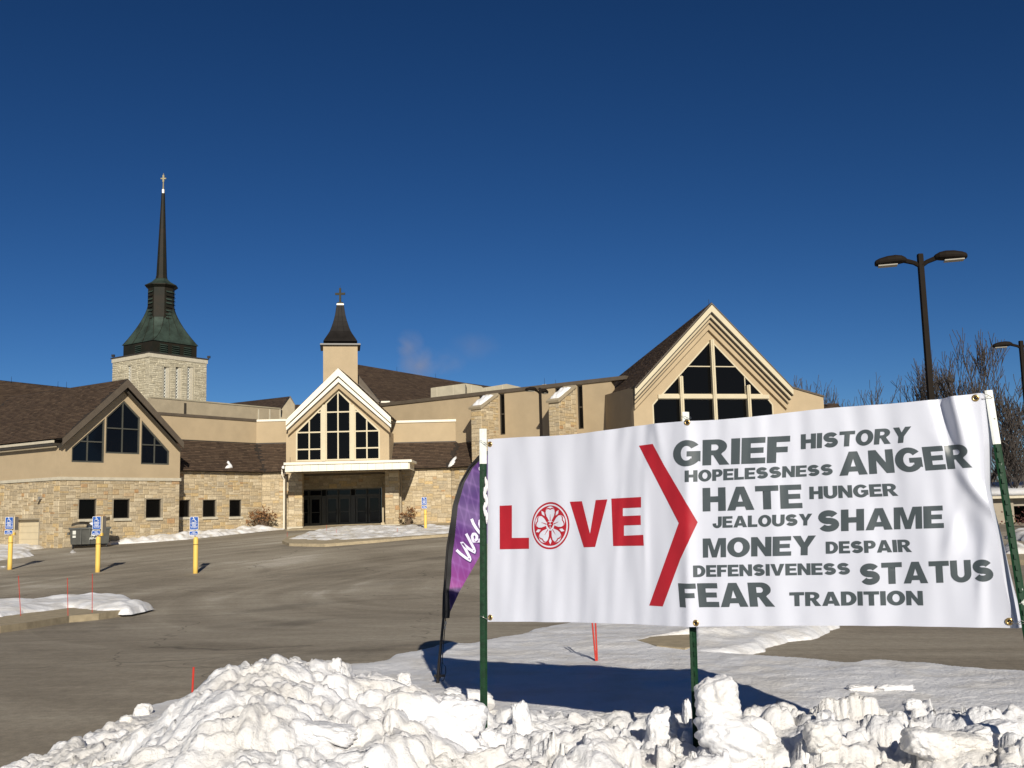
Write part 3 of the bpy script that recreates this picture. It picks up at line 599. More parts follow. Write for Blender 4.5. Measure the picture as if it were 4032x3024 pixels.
# ============================================================ ROOFS FAR LEFT (behind the wing)
rear=thing('rear_hall','far left hall with long brown shingle roof rising behind the gabled wing','church building',(-45,78,EYE-1))
e1=P(*RD(-300,330),72); e2=P(*RD(1150,300),84); r1=P(*RD(-300,60),82); r2=P(*RD(0,90),80); r3=P(*RD(575,150),88)
roof(ppoly([(RD(-500,420),74),(RD(640,330),84),(RD(-500,42),82)],[RD(-500,420),RD(760,330),RD(760,180),RD(-500,42)]),rear,.2,.45)
b=MB(); 
a1=P(*RD(-500,425),74.3); a2=P(*RD(640,335),84.3); b.prism([a1,a2,Vector((a2.x,a2.y,-1)),Vector((a1.x,a1.y,-1))],[a1+Vector((0,3,0)),a2+Vector((0,3,0)),Vector((a2.x,a2.y+3,-1)),Vector((a1.x,a1.y+3,-1))]); b.build('wall',M['stucco2'],rear)
# ============================================================ LINK between wing and entrance
lp=WF.pt((sR,0)); lo=Vector((lp.x,lp.y,0))-WF.n*1.4
WL=W((lo.x,lo.y),dF)
link=thing('church_link','low church link with brown mansard roof and stone wall between left wing and entrance','church building',(lo.x,lo.y,EYE-1.3))
sC=WL.pix(RH(1100,1000))[0]; cC=WL.pt((sC,0)); YF=cC.y
zt=WL.pix(RH(700,903))[1]
W2=W((0,YF),(1,0)); x1=cC.x; x2=W2.pix(RA(75,1100))[0]
lw=[rect(*PX(WL,RH,q)) for q in ([(250,1197),(378,1367)],[(511,1196),(641,1364)],[(778,1195),(896,1361)])]
zk=EYE-3
b=MB(); slab(b,WL,[(-3,zk),(sC,zk),(sC,zt),(-3,zt)],-.02,.3,lw); b.build('wall',M['mortar'],link)
b=MB(); slab(b,W2,[(x1-.18,zk),(x2+.5,zk),(x2+.5,zt),(x1-.18,zt)],-.02,.3); b.build('front_wall',M['mortar'],link)
lay(ashlar(WL,[(-.4,zk+1.2),(sC,zt)],lw,off=-.02)+ashlar(W2,[(x1,zk+1.2),(x2+.3,zt)],[],off=-.02),link)
for g in lw:
    window(WL,g,link,(),(),'darkframe','glass2',.05,.16)
    b=MB(); slab(b,WL,rect((g[0][0]-.08,g[0][1]-.15),(g[2][0]+.08,g[0][1])),.09,.25); b.build('window_sill',M['belt'],link)
# mansard
BACK=1.5
def corner(off): # intersection of link plane and front plane both shifted by off
    a=WL.o+WL.n*off; Yq=YF-off; t=(Yq-a.y)/WL.d.y; return Vector((a.x+WL.d.x*t,Yq,0))
eo=corner(.35); up=corner(-BACK); zE=zt-.02; zU=W((up.x,up.y),(1,0)).pix(RH(1000,632))[1]
def XYZ(p,z): return Vector((p.x,p.y,z))
el_=XYZ(eo-WL.d*9.2,zE); ul_=XYZ(up-WL.d*9.2,zU)
roof([el_,XYZ(eo,zE),XYZ(up,zU),ul_],link,.155,.34)
er_=Vector((x2+.3,YF-.35,zE)); ur_=Vector((x2+.3,YF+BACK,zU))
roof([XYZ(eo,zE),er_,ur_,XYZ(up,zU)],link,.155,.34)
WU=W((up.x,up.y),dF); WV=W((0,YF+BACK),(1,0)); zTop=WV.pix(RH(1150,408))[1]
b=MB(); slab(b,WU,[(-9,zU-.4),(0,zU-.4),(0,zTop),(-9,zTop)],0,.35); b.build('parapet_wall',M['stucco'],link)
b=MB(); slab(b,WV,[(up.x,zU-.4),(x2+1,zU-.4),(x2+1,zTop),(up.x,zTop)],-.001,.35); b.build('front_parapet_wall',M['stucco'],link)
b=MB(); slab(b,WU,[(-9,zTop),(-.001,zTop),(-.001,zTop+.18),(-9,zTop+.18)],.06,.5); b.build('coping',M['bronze'],link)
b=MB(); slab(b,WV,[(up.x,zTop),(x2+1,zTop),(x2+1,zTop+.15),(up.x,zTop+.15)],.065,.5); b.build('white_coping',M['white'],link)
b=MB(); slab(b,WU,[(-9,zU-.08),(0,zU-.08),(0,zU+.05),(-9,zU+.05)],.03,.1); slab(b,WV,[(up.x,zU-.08),(x2+.4,zU-.08),(x2+.4,zU+.05),(up.x,zU+.05)],.035,.1); b.build('flashing',M['darkframe'],link)
# higher grey parapet behind, in panels
WG=W((up.x-WL.n.x*6,up.y-WL.n.y*6),(.60,.80)); 
zg=[]
b=MB()
pts=[WG.pix(RH(-20,168)),WG.pix(RH(1285,284)),(WG.pix(RH(1285,284))[0],2),(WG.pix(RH(-20,168))[0],2)]
slab(b,WG,pts,0,.3); hp=b.build('rear_parapet_wall',M['stucco2'],link)
for x in (328,):
    a=WG.pix(RH(x,222)); b=MB(); slab(b,WG,rect((a[0]-.09,2),(a[0]+.09,a[1])),.05,.05); b.build('expansion_joint',M['darkframe'],link)
for x in (1065,1178,1282):
    a=WG.pix(RH(x,292)); b=MB(); slab(b,WG,rect((a[0]-.05,2),(a[0]+.05,a[1]+.05)),.04,.05); b.build('vent_pipe',M['belt'],link)
b=MB(); slab(b,WG,[pts[0],pts[1],(pts[1][0],pts[1][1]+.1),(pts[0][0],pts[0][1]+.1)],.05,.4); b.build('rear_coping',M['metalpanel'],link)
# small nave gable seen over the parapet
nave=thing('nave_gable','small brown gabled roof with stepped brick end just left of the entrance gable','church building',(-22,95,EYE+6))
n1=P(*RH(720,228),100); n2=P(*RH(1375,155),86); n3=P(*RH(1290,292),85); n4=P(*RH(560,420),99)
np_=ppoly([(RH(1290,292),85),(RH(1375,155),90),(RH(720,228),104)],[RH(560,330),RH(1290,310),RH(1375,155),RH(640,240)]); roof(np_,nave,.22,.5,course_dir=(np_[2]-np_[3]).normalized())
ng=[P(*RH(1290,296),84.9),P(*RH(1382,168),84.9),P(*RH(1430,240),84.9),P(*RH(1430,420),84.9),P(*RH(1290,420),84.9)]
b=MB(); b.prism(ng,[q+Vector((0,.4,0)) for q in ng]); b.build('wall',M['stucco2'],nave)
b=MB(); b.prism([P(*RH(1375,152),85.2),P(*RH(1388,152),85.2),P(*RH(1436,240),85.2),P(*RH(1422,240),85.2)],[P(*RH(1375,152),85.8),P(*RH(1388,152),85.8),P(*RH(1436,240),85.8),P(*RH(1422,240),85.8)]); b.build('rake_board',M['bronze'],nave)
roof(ppoly([(RH(1290,420),84.3),(RH(1560,420),84.3),(RH(1395,238),88)],[RH(1285,420),RH(1600,420),RH(1600,238),RH(1395,238)]),nave,.2,.4)
# ============================================================ STONE TOWER AND SPIRE
t0=P(*RT(395,1300),82); WT=W((t0.x,t0.y),dF); tower=thing('bell_tower','pale limestone bell tower with slotted openings, copper belfry and tall dark spire','church tower',(t0.x,t0.y,EYE-1))
wR=WT.pix(RT(770,1300))[0]; WTL=W((t0.x-dS.x*20,t0.y-dS.y*20),dS); wLm=20-WTL.pix(RT(154,1300))[0]
zT=WT.pix(RT(402,1222))[1]; zT=(zT+WT.pix(RT(775,1275))[1])/2
slots=[rect(*PX(WT,RT,[(a,1318),(a2,1560)])) for a,a2 in ((491,523),(569,602),(645,679))]
slL=[rect(*PX(WTL,RT,[(252,1313),(276,1500)]))]
ztb=EYE+1
for s_ in slots+slL: pass
b=MB(); slab(b,WT,[(0,ztb),(wR,ztb),(wR,zT),(0,zT)],-.02,.5,slots); slab(b,WTL,[(20-wLm,ztb),(19.5,ztb),(19.5,zT),(20-wLm,zT)],-.02,.5,slL); b.build('wall',M['tmortar'],tower)
ts=[]
kw=dict(cell=(.16,.085),wr=(2,6),hr=(1,2),off=-.02,proud=.03)
ts=ashlar(WT,[(0,ztb+.5),(wR,zT-.35)],slots,**kw)+ashlar(WTL,[(20-wLm,ztb+.5),(20,zT-.35)],slL,**kw)
lay(ts,tower,'limestone',290)
for s_,w_ in [(s_,WT) for s_ in slots]+[(slL[0],WTL)]:
    b=MB(); x0,x1_=s_[0][0],s_[1][0]; z0,z1=s_[0][1],s_[2][1]; k=.13
    j=0; z=z0
    while z<z1-k:
        x=x0+(k if j%2 else 0)
        while x<x0+(x1_-x0)*.55: slab(b,w_,rect((x,z),(x+k,z+k)),-.12,.06); x+=2*k
        z+=k; j+=1
    b.build('lattice_screen',M['lattice'],tower)
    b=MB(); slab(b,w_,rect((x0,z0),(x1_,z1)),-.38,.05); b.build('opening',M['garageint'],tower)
    b=MB(); slab(b,w_,rect((x0+(x1_-x0)*.55,z0),(x1_,z1)),-.06,.3); b.build('pilaster',M['belt'],tower)
b=MB(); slab(b,WT,[(-.08,zT-.35),(wR+.06,zT-.35),(wR+.06,zT),(-.08,zT)],.06,.5); slab(b,WTL,[(20-wLm-.05,zT-.352),(19.6,zT-.352),(19.6,zT-.002),(20-wLm-.05,zT-.002)],.06,.5); b.build('cornice',M['belt'],tower)
cen=Vector((t0.x,t0.y,0))+Vector((dF.x,dF.y,0))*wR/2+Vector((-dS.x,-dS.y,0))*wLm/2
ax_,ay_=Vector((dF.x,dF.y,0)),Vector((-dS.x,-dS.y,0))
def quad(hw,hl,z): return [cen+ax_*a*hw+ay_*c*hl+Vector((0,0,z)) for a,c in((-1,-1),(1,-1),(1,1),(-1,1))]
b=MB(); b.loft([quad(wR/2+.12,wLm/2+.12,zT),quad(wR/2+.12,wLm/2+.12,zT+.09)]); b.build('cap_slab',M['darkframe'],tower)
def zat(px,py): return P(*RT(px,py),cen.y).z
hb=wR/2*.765; hl_=wLm/2*.80; zB1=P(*RT(392,1148),cen.y-hb*1.2).z
b=MB(); b.loft([quad(hb,hl_,zT+.09),quad(hb,hl_,zB1)]); b.build('belfry_base',M['copperd'],tower)
WBf=W(tuple((cen-ax_*hb-ay_*hl_).xy),dF); WBl=W(tuple((cen-ax_*hb+ay_*hl_).xy),dS)
for w_,tot,ps in ((WBf,2*hb,(.2,.47,.74)),(WBl,2*hl_,(.5,))):
    for p_ in ps:
        for k in range(5):
            z=zT+.25+k*(zB1-zT-.35)/5; c=w_.pt((tot*p_+.12,z),.05); b=MB(); b.box(c,w_.d*.36,w_.n*.09+Vector((0,0,-.05)),Vector((0,0,.02))); b.build('louver',M['copperg'],tower)
ROC=1.16
def octo(r,z): 
    L=[]
    for k in range(8):
        a=math.atan2(dF.y,dF.x)+math.radians(22.5+45*k); L.append(cen+Vector((math.cos(a)*r,math.sin(a)*r,z)))
    return L
def sq8(hw,hl,z):
    # square with each corner doubled, ordered like octo()
    base=math.atan2(dF.y,dF.x); L=[]
    for k in range(8):
        a=math.radians(22.5+45*k); cx,cy=math.cos(a),math.sin(a); s=lambda v:1 if v>0 else -1
        L.append(cen+ax_*(s(cx)*hw)+ay_*(s(cy)*hl)*1.0+Vector((0,0,z)))
    return L
zS1=zat(380,915); zS2=zat(475,795); zS3=zat(475,745); zS4=zat(480,185); zS5=zat(480,160)
rings=[]; N_=9
for i in range(N_+1):
    t=i/N_; k=(1-t)**1.55; z=zB1+(zS1-zB1)*t
    A_=sq8(hb+.08,hl_+.08,z); B_=octo(ROC*.93,z); near_=sorted(range(8),key=lambda j:A_[j].y)[:2]; kk=[(1-t)**(3.4 if j in near_ else 1.5) for j in range(8)]
    rings.append([B_[j]+(A_[j]-B_[j])*kk[j] for j in range(8)])
b=MB(); b.loft(rings); sk=b.build('copper_skirt',M['copperg'],tower)
b=MB()
for i in range(N_):
    for j in range(8):
        for t in (.0,.33,.66):
            p0=rings[i][j].lerp(rings[i][(j+1)%8],t); p1=rings[i+1][j].lerp(rings[i+1][(j+1)%8],t)
            if (rings[0][j]-rings[0][(j+1)%8]).length<.3 and t>0: continue
            b.tube([p0,p1],.022,4,False)
b.build('standing_seam',M['copperd'],sk)
b=MB(); b.loft([octo(ROC,zB1),octo(ROC*.97,zS2)]); b.build('belfry_shaft',M['copperd'],tower)
for k in range(8):
    a=math.atan2(dF.y,dF.x)+math.radians(45*k+0); nrm=Vector((math.cos(a),math.sin(a),0)); 
    if nrm.dot((cen-EYEV).normalized())>.1 or k%2==0 and False: continue
    tg=Vector((-nrm.y,nrm.x,0)); front=abs(nrm.dot(Vector((.33,-.94,0))))>.97
    if front: continue
    for j in range(11):
        z=zB1+(zS2-zB1)*(.25+.7*j/11); b=MB(); b.box(cen+nrm*(ROC*.955)+Vector((0,0,z)),tg*.3,nrm*.05+Vector((0,0,-.05)),Vector((0,0,.022))); b.build('louver',M['copperg'] if j%3 else M['copperd'],tower)
b=MB(); b.loft([octo(ROC*1.0,zS2-.22),octo(ROC*1.22,zS2-.02),octo(ROC*1.22,zS2+.05)]); b.build('eave',M['copperd'],tower)
b=MB(); b.loft([octo(ROC*1.2,zS2+.05),octo(ROC*.72,zS2+.55*(zS3-zS2)),octo(.53,zS3)]); b.build('spire_skirt',M['copperg'],tower)
b=MB(); b.loft([octo(.52,zS3),octo(.46,zS3+.3),octo(.36,zS3+(zS4-zS3)*.35),octo(.15,zS4)]); b.build('spire',M['copperd'],tower)
b=MB(); b.loft([octo(.12,zS4),octo(.12,zS5)]); b.build('collar',M['collar'],tower)
zX=zat(480,55); q=P(*RT(481,100),cen.y); b=MB(); b.tube([cen+Vector((0,0,zS5)),cen+Vector((0,0,zX))],[.07,.03],6); zc=zat(480,88); b.box(cen+Vector((0,0,zc)),Vector((.24,0,0)),Vector((0,.04,0)),Vector((0,0,.05))); b.box(cen+Vector((0,0,zc)),Vector((.075,0,0)),Vector((0,.05,0)),Vector((0,0,.3))); b.build('cross',M['gold'],tower)
for px_ in ((166,1228),(778,1268)):
    q=(WTL if px_[0]<300 else WT); s_=q.pix(RT(*px_)); c=q.pt((s_[0],zT+.25),.1); b=MB(); b.box(c,Vector((.12,0,0)),Vector((0,.1,0)),Vector((0,0,.1))); b.tube([c,c-Vector((0,0,.25))],.03,5); b.build('floodlight',M['black'],tower)
def wxy(w,a,off): p=w.pt((a,0),off); return (p.x,p.y)
patch('snow_bank_wall',None,.26,'heaped snow along the foot of the stone walls between the dumpster and entrance',.09,.34,seed=8,edge=.7,ridge=.8,poly=[wxy(WF,2.6,1.0),wxy(WF,4.5,1.9),wxy(WF,sR-.2,2.5),wxy(WL,2.2,3.1),wxy(WL,5,2.6),wxy(WL,sC,2.2),(x2-.6,YF-1.6),(x2-.3,YF-.3),(x1,YF-.1),wxy(WL,sC,.1),wxy(WL,.2,.1),wxy(WL,-.3,1.3),wxy(WF,sR,.1),wxy(WF,2.9,.1)])
# ============================================================ ENTRANCE PAVILION
YG=YF-1.15; YC=YG-3.15; YD=YG+4.6
ent=thing('entrance_pavilion','gabled entrance pavilion with tall cream framed window, white canopy, stone piers and small cross turret','church building',(P(*RA(548,600),YG).x,YG,EYE-1.1))
WE=W((0,YG),(1,0)); WD=W((0,YD),(1,0)); WC=W((0,YC),(1,0))
xl=WE.pix(RA(63,700))[0]; xr=WE.pix(RA(1024,700))[0]; zcb=WC.pix(RA(600,955))[1]
za=WE.pix(RA(548,120)); zel=(WE.pix(RA(63,570))[1]+WE.pix(RA(1024,600))[1])/2
ew=[PX(WE,RA,q) for q in ([(155,595),(399,354),(399,866),(155,870)],[(429,326),(548,203),(667,320),(669,858),(431,862)],[(699,354),(939,578),(939,855),(700,857)])]
ew=[plumb(g,.12) for g in ew]
zlow=min(min(q[1] for q in g) for g in ew)
b=MB(); slab(b,WE,[(xl,zcb),(xr,zcb),(xr,zel),(za[0],za[1]+.35),(xl,zel)],0,.35,ew); b.build('gable_wall',M['stucco'],ent)
hrow=lambda y:WE.pix(RA(548,y))[1]
for i,g in enumerate(ew):
    vx=WE.pix(RA((279,548,817)[i],700))[0]; hs_=[hrow(408),hrow(592)]+([hrow(750)] if i!=1 else [])
    window(WE,g,ent,[vx],hs_,'cream','glass2',.10,.02,.09)
for a,c in ((399,431),(667,700)):
    p=rect(WE.pix(RA(a,860)),WE.pix(RA(c,340))); b=MB(); slab(b,WE,[(p[0][0],zlow),(p[1][0],zlow),(p[1][0],p[2][1]),(p[0][0],p[2][1])],.10,.12); b.build('mullion',M['cream'],ent)
oL=WE.pix(RA(60,468),.6); oA=WE.pix(RA(548,-2),.6); oR=WE.pix(RA(1040,470),.6)
zs=(oL[1]+oR[1])/2; oL=(oL[0],zs); oR=(oR[0],zs)
def rk(d0,d1,off,th,nm,m,tip=1.35,x=0):
    band(WE,(oL[0]+x,oL[1]-d0),(oA[0],oA[1]-d0*tip),(oR[0]-x,oR[1]-d0),(oL[0]+x,oL[1]-d1),(oA[0],oA[1]-d1*tip),(oR[0]-x,oR[1]-d1),off,th,nm,m,ent)
rk(.0,.40,.62,.06,'rake_board','white'); rk(.48,.70,.50,.06,'rake_board','white'); rk(.40,.48,.45,.4,'rake_gap','darkframe'); rk(.70,.76,.40,.38,'rake_gap','darkframe',x=.02); rk(.74,1.02,.34,.33,'rake_trim','stucco',x=.1)
rb=4.0
for s_,q in ((-1,oL),(1,oR)):
    a=Vector((q[0],YG-.6,q[1]+.02)); t_=Vector((oA[0],YG-.6,oA[1]+.02)); D=Vector((0,rb,0)); roof([a,a+D,t_+D,t_],ent,.2,.4)
for s_,x in ((1,xl),(-1,xr)):
    b=MB(); b.aab(min(x,x+s_*.3),max(x,x+s_*.3),YG+.352,YG+4,zcb,zel-.1); b.build('side_wall',M['stucco'],ent)
# canopy
cx0=WC.pix(RA(62,920))[0]; cx1=WC.pix(RA(1206,920))[0]; ctz=WC.pix(RA(600,878))[1]; cbz=(WC.pix(RA(65,965))[1]+WC.pix(RA(1205,942))[1])/2; ctop=WC.pix(RA(600,876))[1]
b=MB(); b.aab(cx0,cx1,YC,YG-.02,cbz+.06,ctop-.12); b.build('canopy_soffit',M['bronze'],ent)  # dark brown soffit, coloured darker to deepen the shade under the canopy
n_=15
for k in range(n_):
    a=cx0+(cx1-cx0)*k/n_; c=cx0+(cx1-cx0)*(k+1)/n_; b=MB(); b.aab(a+.006,c-.006,YC-.06+random.uniform(-.006,.006),YC-.005,cbz,ctop-.1); b.build('canopy_panel',M['white'],ent)
for k in range(5):
    a=YC+k*.62; b=MB(); b.aab(cx1+.005,cx1+.06,a+.006,a+.61,cbz,ctop-.1); b.build('canopy_panel',M['white'],ent)
    b=MB(); b.aab(cx0-.06,cx0-.005,a+.006,a+.61,cbz,ctop-.1); b.build('canopy_panel',M['white'],ent)
b=MB(); b.aab(cx0-.12,cx1+.22,YC-.16,YG-.03,ctop-.1,ctop+.06); b.build('canopy_coping',M['white'],ent)
# piers with plinths
def pier(px0,px1,nm):
    x0=WE.pix(RA(px0,1400))[0]; x1_=WE.pix(RA(px1,1400))[0]; zb_=EYE-1.6; zp=WE.pix(RA(150,1478))[1]
    b=MB(); b.aab(x0+.02,x1_-.02,YG+.02,YG+.5,zb_,cbz+.07); o=b.build('pier',M['mortar'],ent)
    f=W((x0,YG),(1,0)); s1=ashlar(f,[(0,zp),(x1_-x0,cbz)],[],off=-.02)
    r_=W((x1_,YG),(0,1)); s2=ashlar(r_,[(0,zp),(.5,cbz)],[],off=-.02); l_=W((x0,YG+.5),(0,-1)); s3=ashlar(l_,[(0,zp),(.5,cbz)],[],off=-.02)
    b=MB(); b.aab(x0-.05,x1_+.05,YG-.06,YG+.52,zb_,zp); b.build('plinth',M['belt'],ent)
    return s1,s2+s3,x0,x1_
pa=pier(82,214,'l'); pb=pier(988,1118,'r')
# door wall
xa,xb=WD.pix(RA(205,1300))[0]-.3,pb[3]-.1
dz=WD.pix(RA(600,1475))[1]; dtop=WD.pix(RA(500,1195))[1]; ttop=WD.pix(RA(500,1128))[1]
b=MB(); slab(b,WD,[(xa,ttop),(xb,ttop),(xb,cbz+.05),(xa,cbz+.05)],0,.3); b.build('door_header_wall',M['mortar'],ent)
st=pa[0]+pb[0]+pa[1]+pb[1]+ashlar(WD,[(xa,ttop+.05),(xb,cbz)],[])
lay(st,ent)
b=MB(); slab(b,WD,[(xa,dz-.6),(WD.pix(RA(200,1300))[0],dz-.6),(WD.pix(RA(200,1300))[0],ttop),(xa,ttop)],0,.3); slab(b,WD,[(WD.pix(RA(955,1300))[0],dz-.6),(xb,dz-.6),(xb,ttop),(WD.pix(RA(955,1300))[0],ttop)],0,.3); b.build('door_side_wall',M['stucco'],ent)
b=MB(); b.aab(xa-.1,pb[3]+.1,YG+.51,YD-.01,cbz+.0,cbz+.07); b.build('recess_ceiling',M['bronze'],ent)  # dark brown ceiling colour also deepens the shade in the door recess
b=MB(); b.aab(xa-.2,xa+.1,YG+1.2,YD-.01,EYE-1.6,cbz-.01); b.build('recess_wall',M['mortar'],ent); b=MB(); b.aab(pb[3]-.2,pb[3]+.1,YG+.53,YD-.01,EYE-1.6,cbz-.01); b.build('recess_wall',M['mortar'],ent)
b=MB(); b.aab(pa[2]+.3,pb[3]-.3,YG+.1,YD+.3,EYE-1.2,float(dz)-.01); b.build('threshold_slab',M['concrete'],ent)
edges=[205,278,390,433,548,668,710,820,945]
X_=lambda p:WD.pix(RA(p,1300))[0]
for a,c in ((205,278),(283,390),(436,546),(552,664),(712,820),(828,942)):
    x0,x1_=X_(a),X_(c); fr=rect((x0,dz),(x1_,dtop-.06)); inn=[(x0+.13,dz+.28),(x1_-.13,dz+.28),(x1_-.13,dtop-.2),(x0+.13,dtop-.2)]
    b=MB(); slab(b,WD,fr,-.06,.06,[inn]); zz=dz+1.02; slab(b,WD,rect((x0+.13,zz),(x1_-.13,zz+.05)),-.062,.05); dd_=b.build('door',M['greyframe'],ent)
    g=MB(); slab(g,WD,inn,-.10,.02); g.build('pane',M['glass'],dd_)
    g=MB(); g.tube([WD.pt((x1_-.09 if a<300 or a in(436,712) else x0+.09,dz+.85),.02),WD.pt((x1_-.09 if a<300 or a in(436,712) else x0+.09,dz+1.25),.02)],.015,5); g.build('handle',M['black'],dd_)
for a,c in ((205,273),(281,395),(434,548),(554,668),(706,816),(824,940)):
    x0,x1_=X_(a),X_(c); window(WD,rect((x0,dtop+.05),(x1_,ttop-.04)),ent,(),(),'greyframe','glass',.05,.06,name='transom_window')
b=MB(); slab(b,WD,rect((X_(205),dtop-.05),(X_(945),dtop+.05)),-.02,.12); 
for a,c in ((395,433),(668,708)): slab(b,WD,rect((X_(a),dz),(X_(c),dtop-.06)),-.021,.12)
slab(b,WD,rect((X_(205),ttop-.04),(X_(945),ttop)),-.022,.12); b.build('door_frame',M['greyframe'],ent)
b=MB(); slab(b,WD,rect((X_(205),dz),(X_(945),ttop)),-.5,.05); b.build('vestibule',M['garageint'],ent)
q=WE.shift(.5).pt(WE.shift(.5).pix(RA(45,1480))); zq=WE.pix(RA(45,1010))[1]
b=MB(); dx_=W2.pix(RA(47,1200))[0]; b.tube([(dx_,YF-.12,EYE-1.3),(dx_,YF-.12,zt-.6),(dx_-.1,YF-.3,zt-.25),(dx_-.1,YF-.3,zt+.1)],.055,8); b.build('downspout',M['white'],ent)
b=MB(); b.tube([(dx_+.18,YF-.35,EYE-1.3),(dx_+.18,YF-.35,zt-.4),(dx_+.05,YF-.35,zt+.1)],.05,8); b.build('downspout',M['darkframe'],ent)
for px_ in ((965,1265),(958,1440)):
    pass
q=P(*RA(966,1300),YG+.3); b=MB(); b.tube([(q.x,q.y,EYE-1.2),(q.x,q.y,q.z)],.06,8); b.aab(q.x-.12,q.x+.12,q.y-.12,q.y+.12,EYE-1.2,WE.pix(RA(958,1440))[1]); tag(b.build('ash_urn',M['creamtrim'],None),'slim tan post-shaped ashtray beside the right stone pier','ashtray')
# turret
YT=YG+3.2; tl=P(*RZ(378,520),YT); tr=P(*RZ(571,520),YT); ztt=P(*RZ(475,448),YT).z; wq=tr.x-tl.x; cxT=(tl.x+tr.x)/2; cyT=YT+wq/2
TA=math.atan2(-cxT,cyT)
def zt_(y): return P(*RZ(475,y),cyT).z
def sq(h,z): return [Vector((cxT+(a*math.cos(TA)-c*math.sin(TA))*h,cyT+(a*math.sin(TA)+c*math.cos(TA))*h,z)) for a,c in((-1,-1),(1,-1),(1,1),(-1,1))]
b=MB(); b.loft([sq(wq/2,oL[1]-1),sq(wq/2,ztt)]); b.build('turret',M['stucco'],ent)
b=MB(); b.loft([sq(wq/2+.08,ztt),sq(wq/2+.22,ztt+.02),sq(wq/2+.20,ztt+.13)]); b.build('turret_eave',M['darkframe'],ent)
kf=.693/F*cyT*1.0
prof=[(439,95),(422,85.5),(405,75),(390,66),(375,58),(345,47),(314.6,37.5),(284,30),(254,25),(224,20.5)]
b=MB(); rg=[sq(h*kf,zt_(y)) for y,h in prof]; b.loft(rg); M['turretroof']=mat('dark_turret_metal',(.012,.010,.009),.55,.25,2,spec=.12); tr_=b.build('turret_roof',M['turretroof'],ent)
b=MB()
for i in range(len(rg)-1):
    for j in range(4):
        for t in (0,.33,.67): b.tube([rg[i][j].lerp(rg[i][(j+1)%4],t),rg[i+1][j].lerp(rg[i+1][(j+1)%4],t)],.008,4,False)
b.build('standing_seam',M['turretroof'],tr_)
b=MB(); b.loft([sq(20*kf,zt_(222)),sq(20*kf,zt_(214)),sq(13*kf,zt_(208))]); b.build('turret_cap',M['galv'],ent)
zc0,zc1=zt_(210),zt_(122); zm=zt_(155); b=MB(); b.aab(cxT-.07,cxT+.07,cyT-.05,cyT+.05,zc0,zc1); b.aab(cxT-.37,cxT+.37,cyT-.047,cyT+.047,zm-.08,zm+.08); b.aab(cxT-.2,cxT+.2,cyT-.1,cyT+.1,zc0,zc0+.1); b.tube([(cxT,cyT,zc1),(cxT,cyT,zt_(108))],.012,5); b.build('cross',M['bcross'],ent)
# ============================================================ MAIN HALL (right of the entrance): box wall, oblique wall, buttresses, big roof
hall=thing('main_hall','tan stucco main hall with narrow dark windows and big brown roof right of the entrance','church building',(P(*RZ(1000,900),YF+BACK).x,YF+BACK,EYE-1))
XB0=WV.pix(RZ(560,900))[0]; XB1=WV.pix(RB(262,600))[0]; zbt=WV.pix(RA(1200,495))[1]; zbu=WV.pix(RA(1200,697))[1]
b=MB(); slab(b,WV,rect((xr-.3,zbu-.5),(XB1,zbt-.1)),0,.4); b.build('box_wall',M['stucco'],hall)
b=MB(); slab(b,WV,rect((xr-.3,zbt-.1),(XB1+.02,zbt+.06)),.08,.5); b.build('white_coping',M['white'],hall)
dB=Vector((.801,-.598)); WBx=W((XB1,YF+BACK-.02),dB); 
sl0=WBx.pix(RZ(716,790))[0]-6; slE=WBx.pix(RB(1893,500))[0]; 
zpL=WBx.pix(RB(0,318))[1]; zpR=WBx.pix(RB(2060,128))[1]; zpp=(zpL+zpR)/2
pixB=lambda x,y:WBx.pix(RB(x,y))
slots_=[rect(pixB(734,262),pixB(801,721)),rect(pixB(1580,178),pixB(1655,658))]
zsl=[s_[0][1] for s_ in slots_]
slots_+= [rect(pixB(515,290),(pixB(600,290)[0],zsl[0])),rect(pixB(1340,200),(pixB(1440,200)[0],zsl[1]))]
zz=zpp-.12
slots_=[ [(min(z,z),0)] and rect((s_[0][0],s_[0][1]),(s_[1][0],min(s_[2][1],zz-.05))) for s_,z in zip(slots_,range(4))]
zmb=pixB(900,768)[1]
b=MB(); slab(b,WBx,[(sl0,zmb-2.5),(slE+.5,zmb-2.5),(slE+.5,zz),(sl0,zz)],0,.4,slots_); b.build('wall',M['stucco'],hall)
b=MB(); slab(b,WBx,[(sl0,zz),(slE+1.6,zz),(slE+1.6,zz+.24),(sl0,zz+.24)],.1,.6); b.build('coping',M['bronze'],hall)
for s_ in slots_:
    window(WBx,s_,hall,(),[pixB(770,497)[1] if s_[0][0]<pixB(1000,400)[0] else pixB(1615,422)[1]],'darkframe','glass2',.07,.1,.09)
bst=[]
